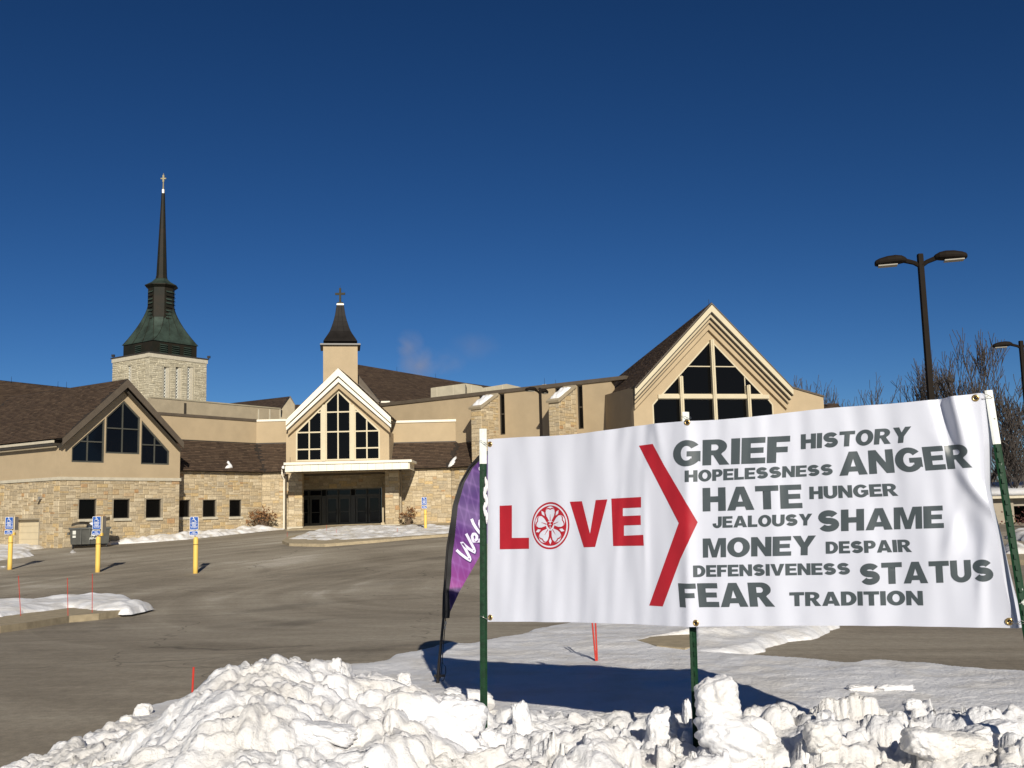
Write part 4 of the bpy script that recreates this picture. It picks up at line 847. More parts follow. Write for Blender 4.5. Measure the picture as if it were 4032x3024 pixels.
def buttress(xa_,xb_,ylow,xw,ytop):
    """front face from pixel xa_..xb_, side back to wall pixel xw"""
    sw=pixB(xw,500)[0]            # right side plane meets the wall here
    # find protrusion p so that the front right edge projects on xb_
    lo_,hi_=.2,4
    for _ in range(40):
        p=(lo_+hi_)/2; v=WBx.pt((sw,3),p)-EYEV; q=R3.transposed()@v; px_=2016+F*q.x/-q.z
        if px_>RB(xb_,0)[0]: lo_=p
        else: hi_=p
    wf=WBx.shift(p); s0=wf.pix(RB(xa_,600))[0]; s1=sw; zl=wf.pix(RB((xa_+xb_)/2,ylow))[1]; zh=WBx.pix(RB(xw,ytop))[1]
    bt=thing('buttress','%s sloped-cap stone buttress with snow on top, against the tan main hall wall'%('left' if xw<1000 else 'right'),'buttress',WBx.pt((s0,EYE-1.2)),None)
    P2=[(p,zb),(p,zl),(0,zh),(0,zb)]
    fr=[WBx.pt((s1-.02,z),o if o==0 else o-.02) for o,z in P2]; bk_=[WBx.pt((s0+.02,z),o if o==0 else o-.02) for o,z in P2]
    b=MB(); b.prism(fr,bk_); b.build('wall',M['mortar'],bt)
    wr=W(tuple(WBx.pt((s1,0),p).xy),tuple((-WBx.n).xy)); 
    if wr.n.dot(Vector((0,-1,0)))<0: wr=W(tuple(WBx.pt((s1,0),0).xy),tuple((WBx.n).xy))
    L=ashlar(wf,[(s0,EYE+.3),(s1,zl)],[],off=-.02); start=0
    ln=p; same=(wr.d-(-WBx.n)).length<.01
    topf=(lambda s_:zl+(zh-zl)*(s_/ln)) if same else (lambda s_:zh+(zl-zh)*(s_/ln))
    L+=ashlar(wr,[(0,EYE+.3),(ln,zh)],[],off=-.02,top=topf)
    lay(L,bt,limit=160)
    # sloped cap slab
    u=(WBx.pt((s0,zh),0)-WBx.pt((s0,zl),p)).normalized(); nn=Vector((-0,0,1)); sd_=WBx.d; nn=sd_.cross(u); 
    if nn.z<0: nn=-nn
    A0=WBx.pt((s0-.08,zl),p)-u*.12; A1=WBx.pt((s1+.08,zl),p)-u*.12; B0=WBx.pt((s0-.08,zh),0)+u*.1; B1=WBx.pt((s1+.08,zh),0)+u*.1
    b=MB(); b.prism([A0,A1,B1,B0],[q+nn*.16 for q in (A0,A1,B1,B0)]); b.aab(0,0,0,0,0,0) if False else None; b.build('cap',M['stucco2'],bt)
    # snow on the cap
    b=MB(); nu,nv=10,14; g=[]; 
    def sp(i,j):
        a=i/nu; c=j/nv; wob=.12*math.sin(c*9)+.05*math.sin(c*23+2)
        s_=s0+.06+(s1-s0-.12)*a; base=WBx.pt((s_,0),0); f=.08+.76*c
        pp=(WBx.pt((s_,zl),p)).lerp(WBx.pt((s_,zh),0),f)
        ed=min(a,1-a,c,1-c)*6; e=max(0,min(1,ed)); return pp+nn*(.16-.02+.17*e**.6*(1+.2*math.sin(i*1.7+j)))
    vs=[sp(i,j) for j in range(nv+1) for i in range(nu+1)]; fs=[(j*(nu+1)+i,j*(nu+1)+i+1,(j+1)*(nu+1)+i+1,(j+1)*(nu+1)+i) for j in range(nv) for i in range(nu)]
    b.add(vs,fs); o=b.build('snow_patch',M['snow'],None,True); tag(o,'oval snow patch on the sloping cap of the %s stone buttress'%('left' if xw<1000 else 'right'),'snow')
    return p
buttress(427,557,438,727,290); buttress(1275,1412,365,1577,205)
# lower stone wall and mansard right of the entrance
x3=W2.pix(RF(377,300))[0]; x4=pa[3]
b=MB(); slab(b,W2,[(pb[3]-.4,zk),(x3,zk),(x3,zt),(pb[3]-.4,zt)],-.02,.3); b.build('stone_wall_base',M['mortar'],hall)
WQ=W((x3,YF),dB); b=MB(); slab(b,WQ,[(0,zk),(17,zk),(17,zt),(0,zt)],-.02,.3); b.build('oblique_wall_base',M['mortar'],hall)
lay(ashlar(W2,[(pb[3]-.2,zk+1.3),(x3,zt)],[],off=-.02)+ashlar(WQ,[(0,zk+1.3),(13,zt)],[],off=-.02),hall)
zE2=zt-.02
def cor2(off):
    a=WQ.o+WQ.n*off; Yq=YF-off; t=(Yq-a.y)/WQ.d.y; return Vector((a.x+WQ.d.x*t,Yq,0))
e2=cor2(.35); u2=cor2(-BACK+.03)
roof([Vector((xr-.2,YF-.35,zE2)),XYZ(e2,zE2),XYZ(u2,zbu),Vector((xr-.2,YF+BACK-.03,zbu))],hall,.155,.34)
roof([XYZ(e2,zE2),XYZ(e2+WQ.d*17,zE2),XYZ(u2+WQ.d*17,zbu),XYZ(u2,zbu)],hall,.155,.34)
b=MB(); slab(b,WV,rect((xr,zbu-.06),(XB1,zbu+.06)),.04,.1); b.build('flashing',M['darkframe'],hall)
# big roof
R_=[P(*RZ(1005,775),84),P(*RZ(715,775),77),P(*RZ(572,610),77.5),P(*RZ(572,553),84),P(*RZ(1200,660),100),P(*RZ(1330,690),104),P(*RZ(1330,760),92)]
bo=[P(*RZ(717,772),77),P(*RZ(1340,772),88),P(*RZ(1340,672),101),P(*RZ(572,553),84.5),P(*RZ(560,600),78)]
bo=ppoly([(RZ(572,553),84.5),(RZ(717,772),77),(RZ(1340,672),99)],[RZ(717,772),RZ(1420,772),RZ(1420,690),RZ(1200,660),RZ(572,553),RZ(560,600)]); roof(bo,hall,.2,.42,course_dir=Vector((bo[3]-bo[4]).normalized()))
b=MB(); k0,k1=P(*RZ(572,590),76.8),P(*RZ(716,768),76.2); b.prism([k0,k1,k1-Vector((.35,0,.1)),k0-Vector((.3,0,.45))],[q+Vector((0,.25,0)) for q in (k0,k1,k1-Vector((.35,0,.1)),k0-Vector((.3,0,.45)))]); b.build('rake_board',M['bronze'],hall)
gp=[P(*RZ(545,580),77.2),P(*RZ(568,600),77.2),P(*RZ(708,770),77.2),P(*RZ(708,900),77.2),P(*RZ(545,900),77.2)]; b=MB(); b.prism(gp,[q+Vector((0,.3,0)) for q in gp]); b.build('gable_end',M['stucco'],hall)
b=MB(); q0=P(*RZ(715,752),76.5); q1=P(*RZ(822,766),76.5); b.aab(q0.x,q1.x,76.5,77.2,q1.z-.35,q1.z); b.build('gutter_box',M['bronze'],hall)
b=MB(); q0=P(*RZ(722,764),76.3); q1=P(*RZ(772,766),76.3); b.aab(q0.x,q1.x,76.3,76.45,q1.z-.08,q0.z); b.build('flashing',M['white'],hall)
# rooftop equipment screens
for nm,(L,Yq,lb) in enumerate([([(-10,215),(60,205),(365,165),(365,330),(-10,330)],80,'long grey metal rooftop screen with seams over the main hall, left one'),([(366,165),(540,196),(560,212),(700,190),(815,170),(1005,214),(1005,330),(366,330)],83,'lower angled grey metal rooftop screen behind the lamp post'),([(1200,178),(1240,172),(1290,184),(1290,240),(1200,240)],86,'tiny grey rooftop screen right of the lamp head')]):
    Q=[P(*RB(*q),Yq) for q in L]; b=MB(); b.prism(Q,[q+Vector((0,3,0)) for q in Q]); o=thing('rooftop_screen',lb,'rooftop equipment',Q[0]); b.build('body',M['metalpanel'],o)
    x0,x1_=min(q.x for q in Q),max(q.x for q in Q); x=x0+.5
    while x<x1_-.3:
        zt2=max((a.z+(c.z-a.z)*((x-a.x)/(c.x-a.x)) if abs(c.x-a.x)>1e-3 and (a.x-x)*(c.x-x)<=0 else -9) for a,c in zip(Q,Q[1:]+Q[:1])); b=MB(); b.aab(x-.015,x+.015,Yq-.03,Yq,zt2-3,zt2-.02); b.build('seam',M['belt'],o); x+=1.3
# ============================================================ RIGHT GABLED WING
dC=Vector((.972,.234)); dCs=Vector((.15,-.9887))
cl=WBx.pt(WBx.pix(RB(1895,550))); 
tC=None; WCs=W((cl.x,cl.y),dCs); 
sfx=WCs.pix(RC(430,1000))[0]; pc=WCs.pt((sfx,0)); WG2=W((pc.x,pc.y),dC)
rw=thing('gabled_wing_right','large right gabled hall front with black glazed gable window, cream mullions and layered rake trim','church building',(pc.x,pc.y,EYE-1))
pC=lambda x,y,off=0:WG2.pix(RC(x,y),off)
sRt=pC(1808,1000)[0]; apx=pC(1090,222); zel2=(pC(432,900)[1]+pC(1805,945)[1])/2
zq=EYE-1.8
up_=[(665,899),(822,735),(1096,424),(1118,424),(1397,735),(1568,897)]
triW=PX(WG2,RC,[(668,899),(1096,426),(1120,428),(1565,897)])
zbar=(triW[0][1]+triW[3][1])/2; triW[0]=(triW[0][0],zbar); triW[3]=(triW[3][0],zbar)
cxm=(pC(1108,500)[0]+pC(1128,1000)[0])/2; ztip=max(triW[1][1],triW[2][1])
triW=[(triW[0][0],zbar),(cxm,ztip+.1),(triW[3][0],zbar)]
lowW=PX(WG2,RC,[(594,980),(640,926),(1603,926),(1646,978)]); zl2=(lowW[1][1]+lowW[2][1])/2; zs2=(lowW[0][1]+lowW[3][1])/2
lowW=[(lowW[0][0],1.9),(lowW[0][0],zs2),(lowW[1][0],zl2),(lowW[2][0],zl2),(lowW[3][0],zs2),(lowW[3][0],1.9)]
b=MB(); slab(b,WG2,[(0,zq),(sRt,zq),(sRt,zel2),(apx[0],apx[1]+.3),(0,zel2)],0,.4,[triW,lowW]); b.build('gable_wall',M['stucco'],rw)
window(WG2,triW,rw,[pC(838,850)[0],cxm,pC(1405,850)[0]],[pC(1110,648)[1]],'cream','glass2',.075,.05,.055)
window(WG2,lowW,rw,[pC(838,950)[0],cxm,pC(1415,950)[0]],[],'cream','glass2',.075,.05,.055)
b=MB(); slab(b,WG2,rect((pC(640,910)[0],zl2-.02),(pC(1605,910)[0],zbar+.02)),.12,.14); b.build('transom_bar',M['cream'],rw)
for x,ya in ((cxm,pC(1108,420)[1]),(pC(835,800)[0],pC(835,738)[1]),(pC(1419,850)[0],pC(1419,815)[1])):
    b=MB(); slab(b,WG2,rect((x-.11,1.9),(x+.10,ya)),.26,.24); slab(b,WG2,rect((x-.035,1.9),(x+.035,ya+.02)),.31,.045); b.build('mullion',M['cream'],rw)
OV2=.75
rl_=pC(442,822,OV2); ra_=pC(1108,92,OV2); rr_=pC(1822,842,OV2); zz2=(rl_[1]+rr_[1])/2; 
def rk2(d0,d1,off,th,nm,m,x=0,tip=1.25):
    band(WG2,(rl_[0]+x,zz2-d0),(ra_[0],ra_[1]-d0*tip),(rr_[0]-x,zz2-d0),(rl_[0]+x,zz2-d1),(ra_[0],ra_[1]-d1*tip),(rr_[0]-x,zz2-d1),off,th,nm,m,rw)
rk2(0,.06,OV2+.05,.2,'rake_edge','bronze'); rk2(.06,.42,OV2,.08,'rake_board','cream'); rk2(.42,.47,OV2-.05,.3,'rake_gap','darkframe'); rk2(.47,.66,OV2-.2,.08,'rake_board','creamtrim',.05); rk2(.66,.70,OV2-.25,.3,'rake_gap','darkframe',.08); rk2(.70,.88,.36,.08,'rake_board','stucco',.1); rk2(.88,.92,.28,.25,'rake_gap','darkframe',.13); rk2(.92,1.2,.2,.19,'rake_trim','stucco',.15)
A3=WG2.pt((ra_[0],ra_[1]+.02),OV2); E3=WG2.pt((rl_[0],zz2+.02),OV2); E4=WG2.pt((rr_[0],zz2+.02),OV2)
bd=-Vector((dCs.x,dCs.y,0))
# left slope plane through apex and front eave, courses along bd
u_=bd.normalized(); nL=(A3-E3).cross(u_).normalized()
def onp(px,py): r=ray(*RC(px,py)); t=(A3-EYEV).dot(nL)/r.dot(nL); return EYEV+r*t
poly=[E3,onp(165,912),onp(270,757),A3]
poly[1]=Vector((poly[1].x,poly[1].y,poly[1].z))
roof(poly,rw,.17,.38,course_dir=u_)
dz_=Vector((0,0,-.06)); roof([E4+dz_,E4+bd*1.5+dz_,A3+bd*.4+dz_,A3+dz_],rw,.3,.8,course_dir=u_)
b=MB(); slab(b,WCs,[(-.3,zq),(sfx-.0,zq),(sfx-.0,WCs.pix(RC(430,840))[1]+.1),(-.3,WCs.pix(RC(190,925))[1]+.25)],-.4 if False else 0,.3); 
sw_=b.build('side_wall',M['stucco'],rw)
b=MB(); se=WG2.pt((sRt,0)); wx=W((se.x,se.y),(.93,.37)); 
tops=[wx.pix(RC(1825,838)),wx.pix(RC(2088,916))]; bt_=wx.pix(RC(2078,1010))
slab(b,wx,[(-.05,zq),(tops[1][0],zq),(tops[1][0],tops[1][1]),(-.05,tops[0][1]+.05)],-.05,.4); b.build('low_wall',M['stucco'],rw)
b=MB(); slab(b,wx,[(-.05,tops[0][1]+.05),(tops[1][0]+.05,tops[1][1]),(tops[1][0]+.05,tops[1][1]+.1),(-.05,tops[0][1]+.15)],.02,.5); b.build('coping',M['bronze'],rw)
far=thing('rear_porch','low brown roofed annex just right of the right gabled wing','church building',(16,70,EYE-1))
Q=[P(*RC(2060,1080),72),P(*RC(2290,1060),74),P(*RC(2212,975),77),P(*RC(2095,968),76)]; roof(Q,far,.2,.4)
b=MB(); q0,q1=Q[0],Q[1]; b.prism([q0,q1,Vector((q1.x,q1.y,-.3)),Vector((q0.x,q0.y,-.3))],[q+Vector((0,2,0)) for q in (q0,q1,Vector((q1.x,q1.y,-.3)),Vector((q0.x,q0.y,-.3)))]); b.build('wall',M['stucco'],far)
# snow lying on the mansard roofs
def blob(name,cpts,label,nrm,th,m='snow'):
    """soft snow slab over polygon of 3D points"""
    c=sum(cpts,Vector((0,0,0)))/len(cpts); b=MB(); n=len(cpts); R=[]
    for k,f,h in ((0,1,.0),(1,.93,th*.6),(2,.75,th*.95),(3,.4,th*1.05)): R.append([c+(p-c)*f+nrm*h*(1+.15*math.sin(i*2.3+k)) for i,p in enumerate(cpts)])
    b.loft(R); return tag(b.build(name,M[m],None,True),label,'snow')
WM=W((0,YF+.35),(1,0)); mn=Vector((0,-.75,.65)).normalized()
def onroof(R_,x,y,a=Vector((xr,YF-.35,zE2)),c=Vector((xr,YF+BACK,zbu))):
    u=(c-a); u.x=0; nr=Vector((0,-u.z,u.y)).normalized(); r=ray(*R_(x,y)); t=(a-EYEV).dot(nr)/r.dot(nr); return EYEV+r*t
blob('roof_snow',[onroof(RF,*q) for q in [(353,150),(365,120),(385,95),(400,84),(420,88),(445,85),(475,68),(496,55),(508,62),(509,100),(490,122),(455,132),(420,142),(385,150)]],'long curved snow slab on the brown mansard roof beside the left buttress',mn,.16)
def onlink(x,y):
    a=XYZ(eo,zE); c=XYZ(up-WL.d*9,zU); nr=(XYZ(up,zU)-a).cross(Vector((WL.d.x,WL.d.y,0))).normalized(); r=ray(*RH(x,y)); t=(a-EYEV).dot(nr)/r.dot(nr); return EYEV+r*t
blob('roof_snow',[onlink(*q) for q in [(728,880),(735,866),(752,862),(757,840),(745,822),(752,806),(766,812),(785,838),(800,862),(806,880)]],'small white snow wedge on the brown mansard roof left of the entrance',Vector((.5,-.5,.6)).normalized(),.12)
blob('roof_snow',[P(*RH(*q),YF-.5) for q in [(1300,880),(1298,868),(1306,856),(1320,852),(1330,858),(1330,884),(1312,888)]],'tiny snow lump at the eave beside the canopy',Vector((0,-1,.2)),.1)
# lightning rods
for R_,x,y0,y1,Yq,lb in ((RD,93,98,68,80,'leftmost lightning rod on the far left brown roof'),(RD,473,138,105,88,'middle lightning rod on the far left brown roof'),(RD,543,146,108,90,'right lightning rod on the far left brown roof'),(RB,1228,180,105,86,'lightning rod on the small rooftop screen right of the lamp head'),(RB,1348,185,125,80,'lightning rod on the hall parapet right of the lamp head'),(RC,1086,100,62,60,'lightning rod at the peak of the right gable'),(RZ,812,592,570,90,'lightning rod on the big brown roof behind the turret'),(RB,42,100,58,96,'lightning rod on the right end of the big brown roof'),(RA,100,870,830,YC+.3,'short rod standing on the left end of the white canopy')):
    a=P(*R_(x,y0),Yq); c=P(*R_(x,y1),Yq); b=MB(); b.tube([Vector((a.x,Yq,a.z-.2)),Vector((a.x,Yq,c.z))],[.018,.01],5); b.tube([Vector((a.x,Yq,a.z-.22)),Vector((a.x,Yq,a.z-.1))],.05,6); tag(b.build('lightning_rod',M['black'],None,loc=(a.x,Yq,a.z)),lb,'lightning rod',group='lightning rods on the church roofs')
# ============================================================ LAMP POSTS
def lamp_head(parent,base,dirv,ln,flip=1):
    """flat shoebox head on a curved arm; dirv horizontal unit"""
    side=Vector((-dirv.y,dirv.x,0)); h=MB(); rings=[]; n=12
    prof=[(.0,.05,.035,.0),(.05,.10,.05,.01),(.16,.16,.07,.02),(.35,.19,.085,.02),(.6,.19,.085,.01),(.85,.17,.07,-.01),(.97,.13,.05,-.02),(1.0,.09,.03,-.02)]
    st_=base+dirv*ln*.42
    for t,wd,th,dz_ in prof:
        c=st_+dirv*(ln*t)+Vector((0,0,dz_+.10)); rings.append([c+side*wd*(abs(math.cos(a))**.6*(1 if math.cos(a)>0 else -1))*ln/.75+Vector((0,0,1.55*th*(math.sin(a) if math.sin(a)>0 else math.sin(a)*.75)))*ln/.75 for a in [2*math.pi*k/n for k in range(n)]])
    h.loft(rings); hd=h.build('lamp_head',M['pole'],parent,False)
    b=MB(); c=st_+dirv*(ln*.60)+Vector((0,0,.10-.098*ln/.75)); b.box(c,dirv*ln*.30,side*.13*ln/.75,Vector((0,0,.012))); b.build('lens',M['lens'],hd)
    b=MB(); b.tube([base-Vector((0,0,.06)),base+dirv*ln*.2+Vector((0,0,.03)),base+dirv*ln*.5+Vector((0,0,.10))],[.055,.05,.055],6); b.build('arm',M['pole'],parent)
def lamp_post(px,ytop,Yd,w,dirs,ln,label,tilt=0):
    t=P(px,ytop,Yd); g=float(gz(t.x,Yd)); o=thing('lamp_post',label,'lamp post',(t.x,Yd,g),'twin-headed parking lot lamp posts')
    b=MB(); 
    b.loft([[Vector((t.x+tilt*0+a*w/2*k,Yd+c*w/2*k,z)) for a,c in((-1,-1),(1,-1),(1,1),(-1,1))] for z,k in ((g-.1,1.15),(t.z-.03,1.0),(t.z,.9))]); b.build('pole',M['pole'],o)
    b=MB(); b.tube([(t.x,Yd,g-.4),(t.x,Yd,g+.55)],.28,14); b.build('base',M['concrete'],o)
    for d in dirs: lamp_head(o,Vector((t.x,Yd,t.z-.22)),Vector((*d,0)).normalized(),ln)
    return o
lamp_post(3622,1000,22,.108,[(-1,.28),(1,-.28)],.68,'tall dark twin-headed lamp post rising behind the banner, its head large against the blue sky')
lamp_post(4019,1342,38,.13,[(-1,.3),(1,-.3)],.70,'dark lamp post cut by the right picture edge before bare trees')
lamp_post(2126,1527,46,.13,[(-.75,-.7),(.35,.9)],.62,'small dark lamp post in front of the main hall buttresses')
# ============================================================ ACCESSIBLE PARKING SIGNS ON YELLOW BOLLARDS
def textmesh(s_,size,m,parent,mat4,name='lettering',bold=0.0,shear=0):
    c=bpy.data.curves.new('t','FONT'); c.body=s_; c.size=size; c.offset=bold; c.shear=shear; c.align_x='CENTER'; c.align_y='CENTER'; c.resolution_u=2
    o=bpy.data.objects.new('t',c); C.objects.link(o); bpy.context.view_layer.update(); me=bpy.data.meshes.new_from_object(o); bpy.data.objects.remove(o); me.name=name; me.materials.clear(); me.materials.append(m)
    me.transform(mat4); q=bpy.data.objects.new(name,me); C.objects.link(q); q.parent=parent; return q
def roundrect(w,h,r,n=4):
    L=[]
    for cx,cy,a0 in ((w-r,h-r,0),(-w+r,h-r,90),(-w+r,-h+r,180),(w-r,-h+r,270)):
        for k in range(n+1): a=math.radians(a0+90*k/n); L.append((cx+r*math.cos(a),cy+r*math.sin(a)))
    return L
def sign_board(parent,wd,ht,z,x,yf,big,fac=(0,-1)):
    """plate facing -y in local space of the thing (parent unrotated)"""
    def L3(L,y): return [Vector((x+a,yf+y,z+b_)) for a,b_ in L]
    b=MB(); b.prism(L3(roundrect(wd,ht,.03),-.004),L3(roundrect(wd,ht,.03),0)); s_=b.build('sign_plate',M['signw'],None); s_.parent=parent
    b=MB(); b.prism(L3(roundrect(wd-.012,ht-.012,.024),-.0055),L3(roundrect(wd-.012,ht-.012,.024),-.0042)); q=b.build('blue_face',M['blue'],None); q.parent=s_
    mt=lambda dx,dz_: Matrix.Translation((x+dx,yf-.007,z+dz_))@Matrix.Rotation(math.pi/2,4,'X')
    if big:
        b=MB(); Y_=yf-.0068
        def st_(pts,r): # flat strokes
            for (x0,z0),(x1_,z1) in zip(pts,pts[1:]):
                d=Vector((x1_-x0,z1-z0)); 
                if d.length<1e-6: continue
                d.normalize(); nx,nz=-d.y*r,d.x*r; e=d*r*.6
                b.add([(x+x0+nx-e.x,Y_,z+z0+nz-e.y),(x+x0-nx-e.x,Y_,z+z0-nz-e.y),(x+x1_-nx+e.x,Y_,z+z1-nz+e.y),(x+x1_+nx+e.x,Y_,z+z1+nz+e.y)],[(0,1,2,3)])
        k=.9; st_([(-.02,.19),(-.01,.12),(.035,.115),(.06,.065),(.085,.07)],.010); st_([(-.012,.155),(.03,.15)],.008)
        st_([(-.02+.055*math.cos(math.radians(a)),.085+.055*math.sin(math.radians(a))) for a in range(110,350,20)],.009)
        a=[(-.022+.015*math.cos(t*math.pi/4),.205+.015*math.sin(t*math.pi/4)) for t in range(8)]; b.add([(x+p[0],Y_-.0002,z+p[1]) for p in a],[tuple(range(8))])
        st_([(-wd+.02,-.005),(wd-.02,-.005)],.003); st_([(-wd+.02,-.105),(wd-.02,-.105)],.003)
        o=b.build('wheelchair_symbol',M['signw'],None); o.parent=s_
        for s2,z2,sz in (('RESERVED',.016,.040),('PARKING',-.030,.038),('VEHICLE ID',-.062,.030),('REQUIRED',-.088,.030),('UP TO $200 FINE',-.13,.027),('FOR VIOLATION',-.16,.027)): textmesh(s2,sz,M['signw'],s_,mt(0,z2),bold=.0008)
    else:
        textmesh('VAN',.055,M['signw'],s_,mt(0,.022),bold=.001); textmesh('ACCESSIBLE',.042,M['signw'],s_,mt(0,-.028),bold=.001)
    return s_
def bollard(loc,label,twin,sc_=1.0,rz=0,side=-1,hgt=1.22):
    o=thing('bollard_sign',label,'parking sign',loc,'accessible parking signs on yellow bollards')
    b=MB(); n=18; pr=[(.083,-.15),(.083,hgt*.22),(.084,hgt*.5),(.083,hgt-.02),(.07,hgt+.02),(.03,hgt+.04)]
    b.loft([[Vector((r*math.cos(2*math.pi*k/n),r*math.sin(2*math.pi*k/n),z)) for k in range(n)] for r,z in pr]); q=b.build('bollard',M['yellowchip'],None,True); q.parent=o
    b=MB(); b.tube([(0,0,hgt-.235),(0,0,hgt-.215)],.085,18); q=b.build('band',M['bcross'],None); q.parent=o
    b=MB(); b.aab(-.012+side*.03,.012+side*.03,-.02,.02,hgt-.05,hgt+.74); q=b.build('sign_post',M['galv'],None); q.parent=o
    sign_board(o,.152,.229,hgt+.52,side*.05,-.06,True); sign_board(o,.155,.075,hgt+.175,side*.05,-.09,False)
    if twin:
        b=MB(); b.box((.13,.03,hgt+.50),Vector((.085,.085,0)),Vector((.003,-.003,0)),Vector((0,0,.25))); q=b.build('sign_plate_side',M['alu'],None); q.parent=o
        b=MB(); b.box((.12,.0,hgt+.42),Vector((.017,0,0)),Vector((0,.012,0)),Vector((0,0,.34))); q=b.build('sign_post_side',M['garage'],None); q.parent=o
        b=MB(); b.aab(.02,.16,-.05,.06,hgt+.06,hgt+.16); q=b.build('bracket',M['yellow'],None); q.parent=o
    o.rotation_euler=(0,0,rz); o.scale=(sc_,)*3
    return o
for (x,y),lb,tw,topy in (((38,1),'',1,0),):
    pass
def put_bollard(base,top_px,label,twin,rz=0,side=-1,Yd=None):
    g=G(*base); Yd=Yd or g.y; g=P(base[0],base[1],Yd); g.z=float(gz(g.x,Yd)); tz=P(top_px[0],top_px[1],Yd).z; s_=(tz-g.z)/(1.22+.75); o=bollard(g,label,twin,s_,rz,side); return o
put_bollard(R1(1418,1672),R1(1405,1262),'yellow bollard with one blue accessible parking sign, standing alone nearest the road centre',False)
put_bollard(R1(708,1665),R1(705,1260),'yellow bollard with blue accessible parking signs back to back, in front of the dumpster',True,side=-1)
put_bollard(R1(70,1645),R1(72,1264),'leftmost yellow bollard with blue accessible parking signs, before the cream garage door',True,side=-1)
put_bollard(RZ(975,1506),RZ(965,1310),'yellow bollard with blue accessible sign on the snowy island right of the entrance',False,side=-1)
# ============================================================ DUMPSTER
gq=P(*R1(650,1478),55); gq.z=float(gz(gq.x,gq.y)); dW=W((gq.x,gq.y),(.93,.37)); 
du=thing('dumpster','dark grey wheeled dumpster with bulging black lids half open, beside the stone wing','dumpster',gq)
def dpt(s_,t,z): return dW.pt((s_,gq.z+z),-t)
hw,hd=1.02,.72; zb0,zb1=.22,1.12
b=MB(); b.loft([[dpt(-hw*.93,.08,zb0),dpt(hw*.93,.08,zb0),dpt(hw*.93,hd*2-.08,zb0),dpt(-hw*.93,hd*2-.08,zb0)],[dpt(-hw,0,zb1),dpt(hw,0,zb1),dpt(hw,hd*2,zb1),dpt(-hw,hd*2,zb1)]]); b.build('body',M['dump'],du)
b=MB(); b.loft([[dpt(-hw-.05,-.05,zb1-.1),dpt(hw+.05,-.05,zb1-.1),dpt(hw+.05,hd*2+.05,zb1-.1),dpt(-hw-.05,hd*2+.05,zb1-.1)],[dpt(-hw-.05,-.05,zb1),dpt(hw+.05,-.05,zb1),dpt(hw+.05,hd*2+.05,zb1),dpt(-hw-.05,hd*2+.05,zb1)]]); b.build('rim',M['dump'],du)
for s_ in (-.45,-.02,.45):
    b=MB(); b.box(dpt(s_,-.005,.62),dW.d*.03,dW.n*.03,Vector((0,0,.40))); b.build('rib',M['dump'],du)
b=MB(); b.loft([[dpt(-hw*.92+(hw*1.0)*t,-.02+a*hd*2.0,zb1+.02+.16*math.sin(math.pi*(t*.8+.1))+.10*math.sin(math.pi*a)+th) for a,th in ((0,0),(.5,0),(1,0),(1,.03),(.5,.05),(0,.03))] for t in (0,.2,.4,.6,.8,1)]); b.build('lid',M['blackpl'],du)
b=MB(); b.loft([[dpt(.08+(hw*.9)*t,-.02+a*hd*2.0,zb1+.04+.32*t**.5+.16*a+th) for a,th in ((0,0),(.5,0),(1,0),(1,.03),(.5,.03),(0,.03))] for t in (0,.2,.4,.6,.8,1)]); b.build('lid',M['blackpl'],du)
b=MB(); b.loft([[dpt(.3+.5*math.cos(a)*k,.5+.4*math.sin(a)*k,zb1+h) for a in [2*math.pi*i/8 for i in range(8)]] for k,h in ((1,0),(.95,.15),(.6,.27),(.2,.3))]); b.build('rubbish_bag',M['signw'],du,True)
for s_ in (-.85,.85):
    for t in (.2,1.2):
        b=MB(); c=dpt(s_,t,.09); b.tube([c-dW.d*.03,c+dW.d*.03],.09,12); b.box(c+Vector((0,0,.09)),dW.d*.04,dW.n*.04,Vector((0,0,.07))); b.build('wheel',M['blackpl'],du)
for s_ in (-hw-.07,hw+.07):
    b=MB(); b.box(dpt(s_,.7,.8),dW.d*.05,dW.n*.4,Vector((0,0,.07))); b.build('lift_pocket',M['dump'],du)
b=MB(); b.box(dpt(-.78,-.02,.86),dW.d*.08,dW.n*.004,Vector((0,0,.10))); b.build('sticker',M['lattice'],du); b=MB(); b.box(dpt(-.78,-.015,.64),dW.d*.08,dW.n*.004,Vector((0,0,.06))); b.build('sticker',M['lattice'],du)
mtx=lambda s_,z:Matrix.Translation(dpt(s_,-.06,z)-gq)@Matrix.Rotation(math.atan2(dW.d.y,dW.d.x),4,'Z')@Matrix.Rotation(math.pi/2,4,'X')
for t_,z,sz in (('Sun',.88,.2),('Serv',.70,.2),('507-433',.52,.15)): textmesh(t_,sz,M['lattice'],du,mtx(.22,z),bold=.006,shear=.25)
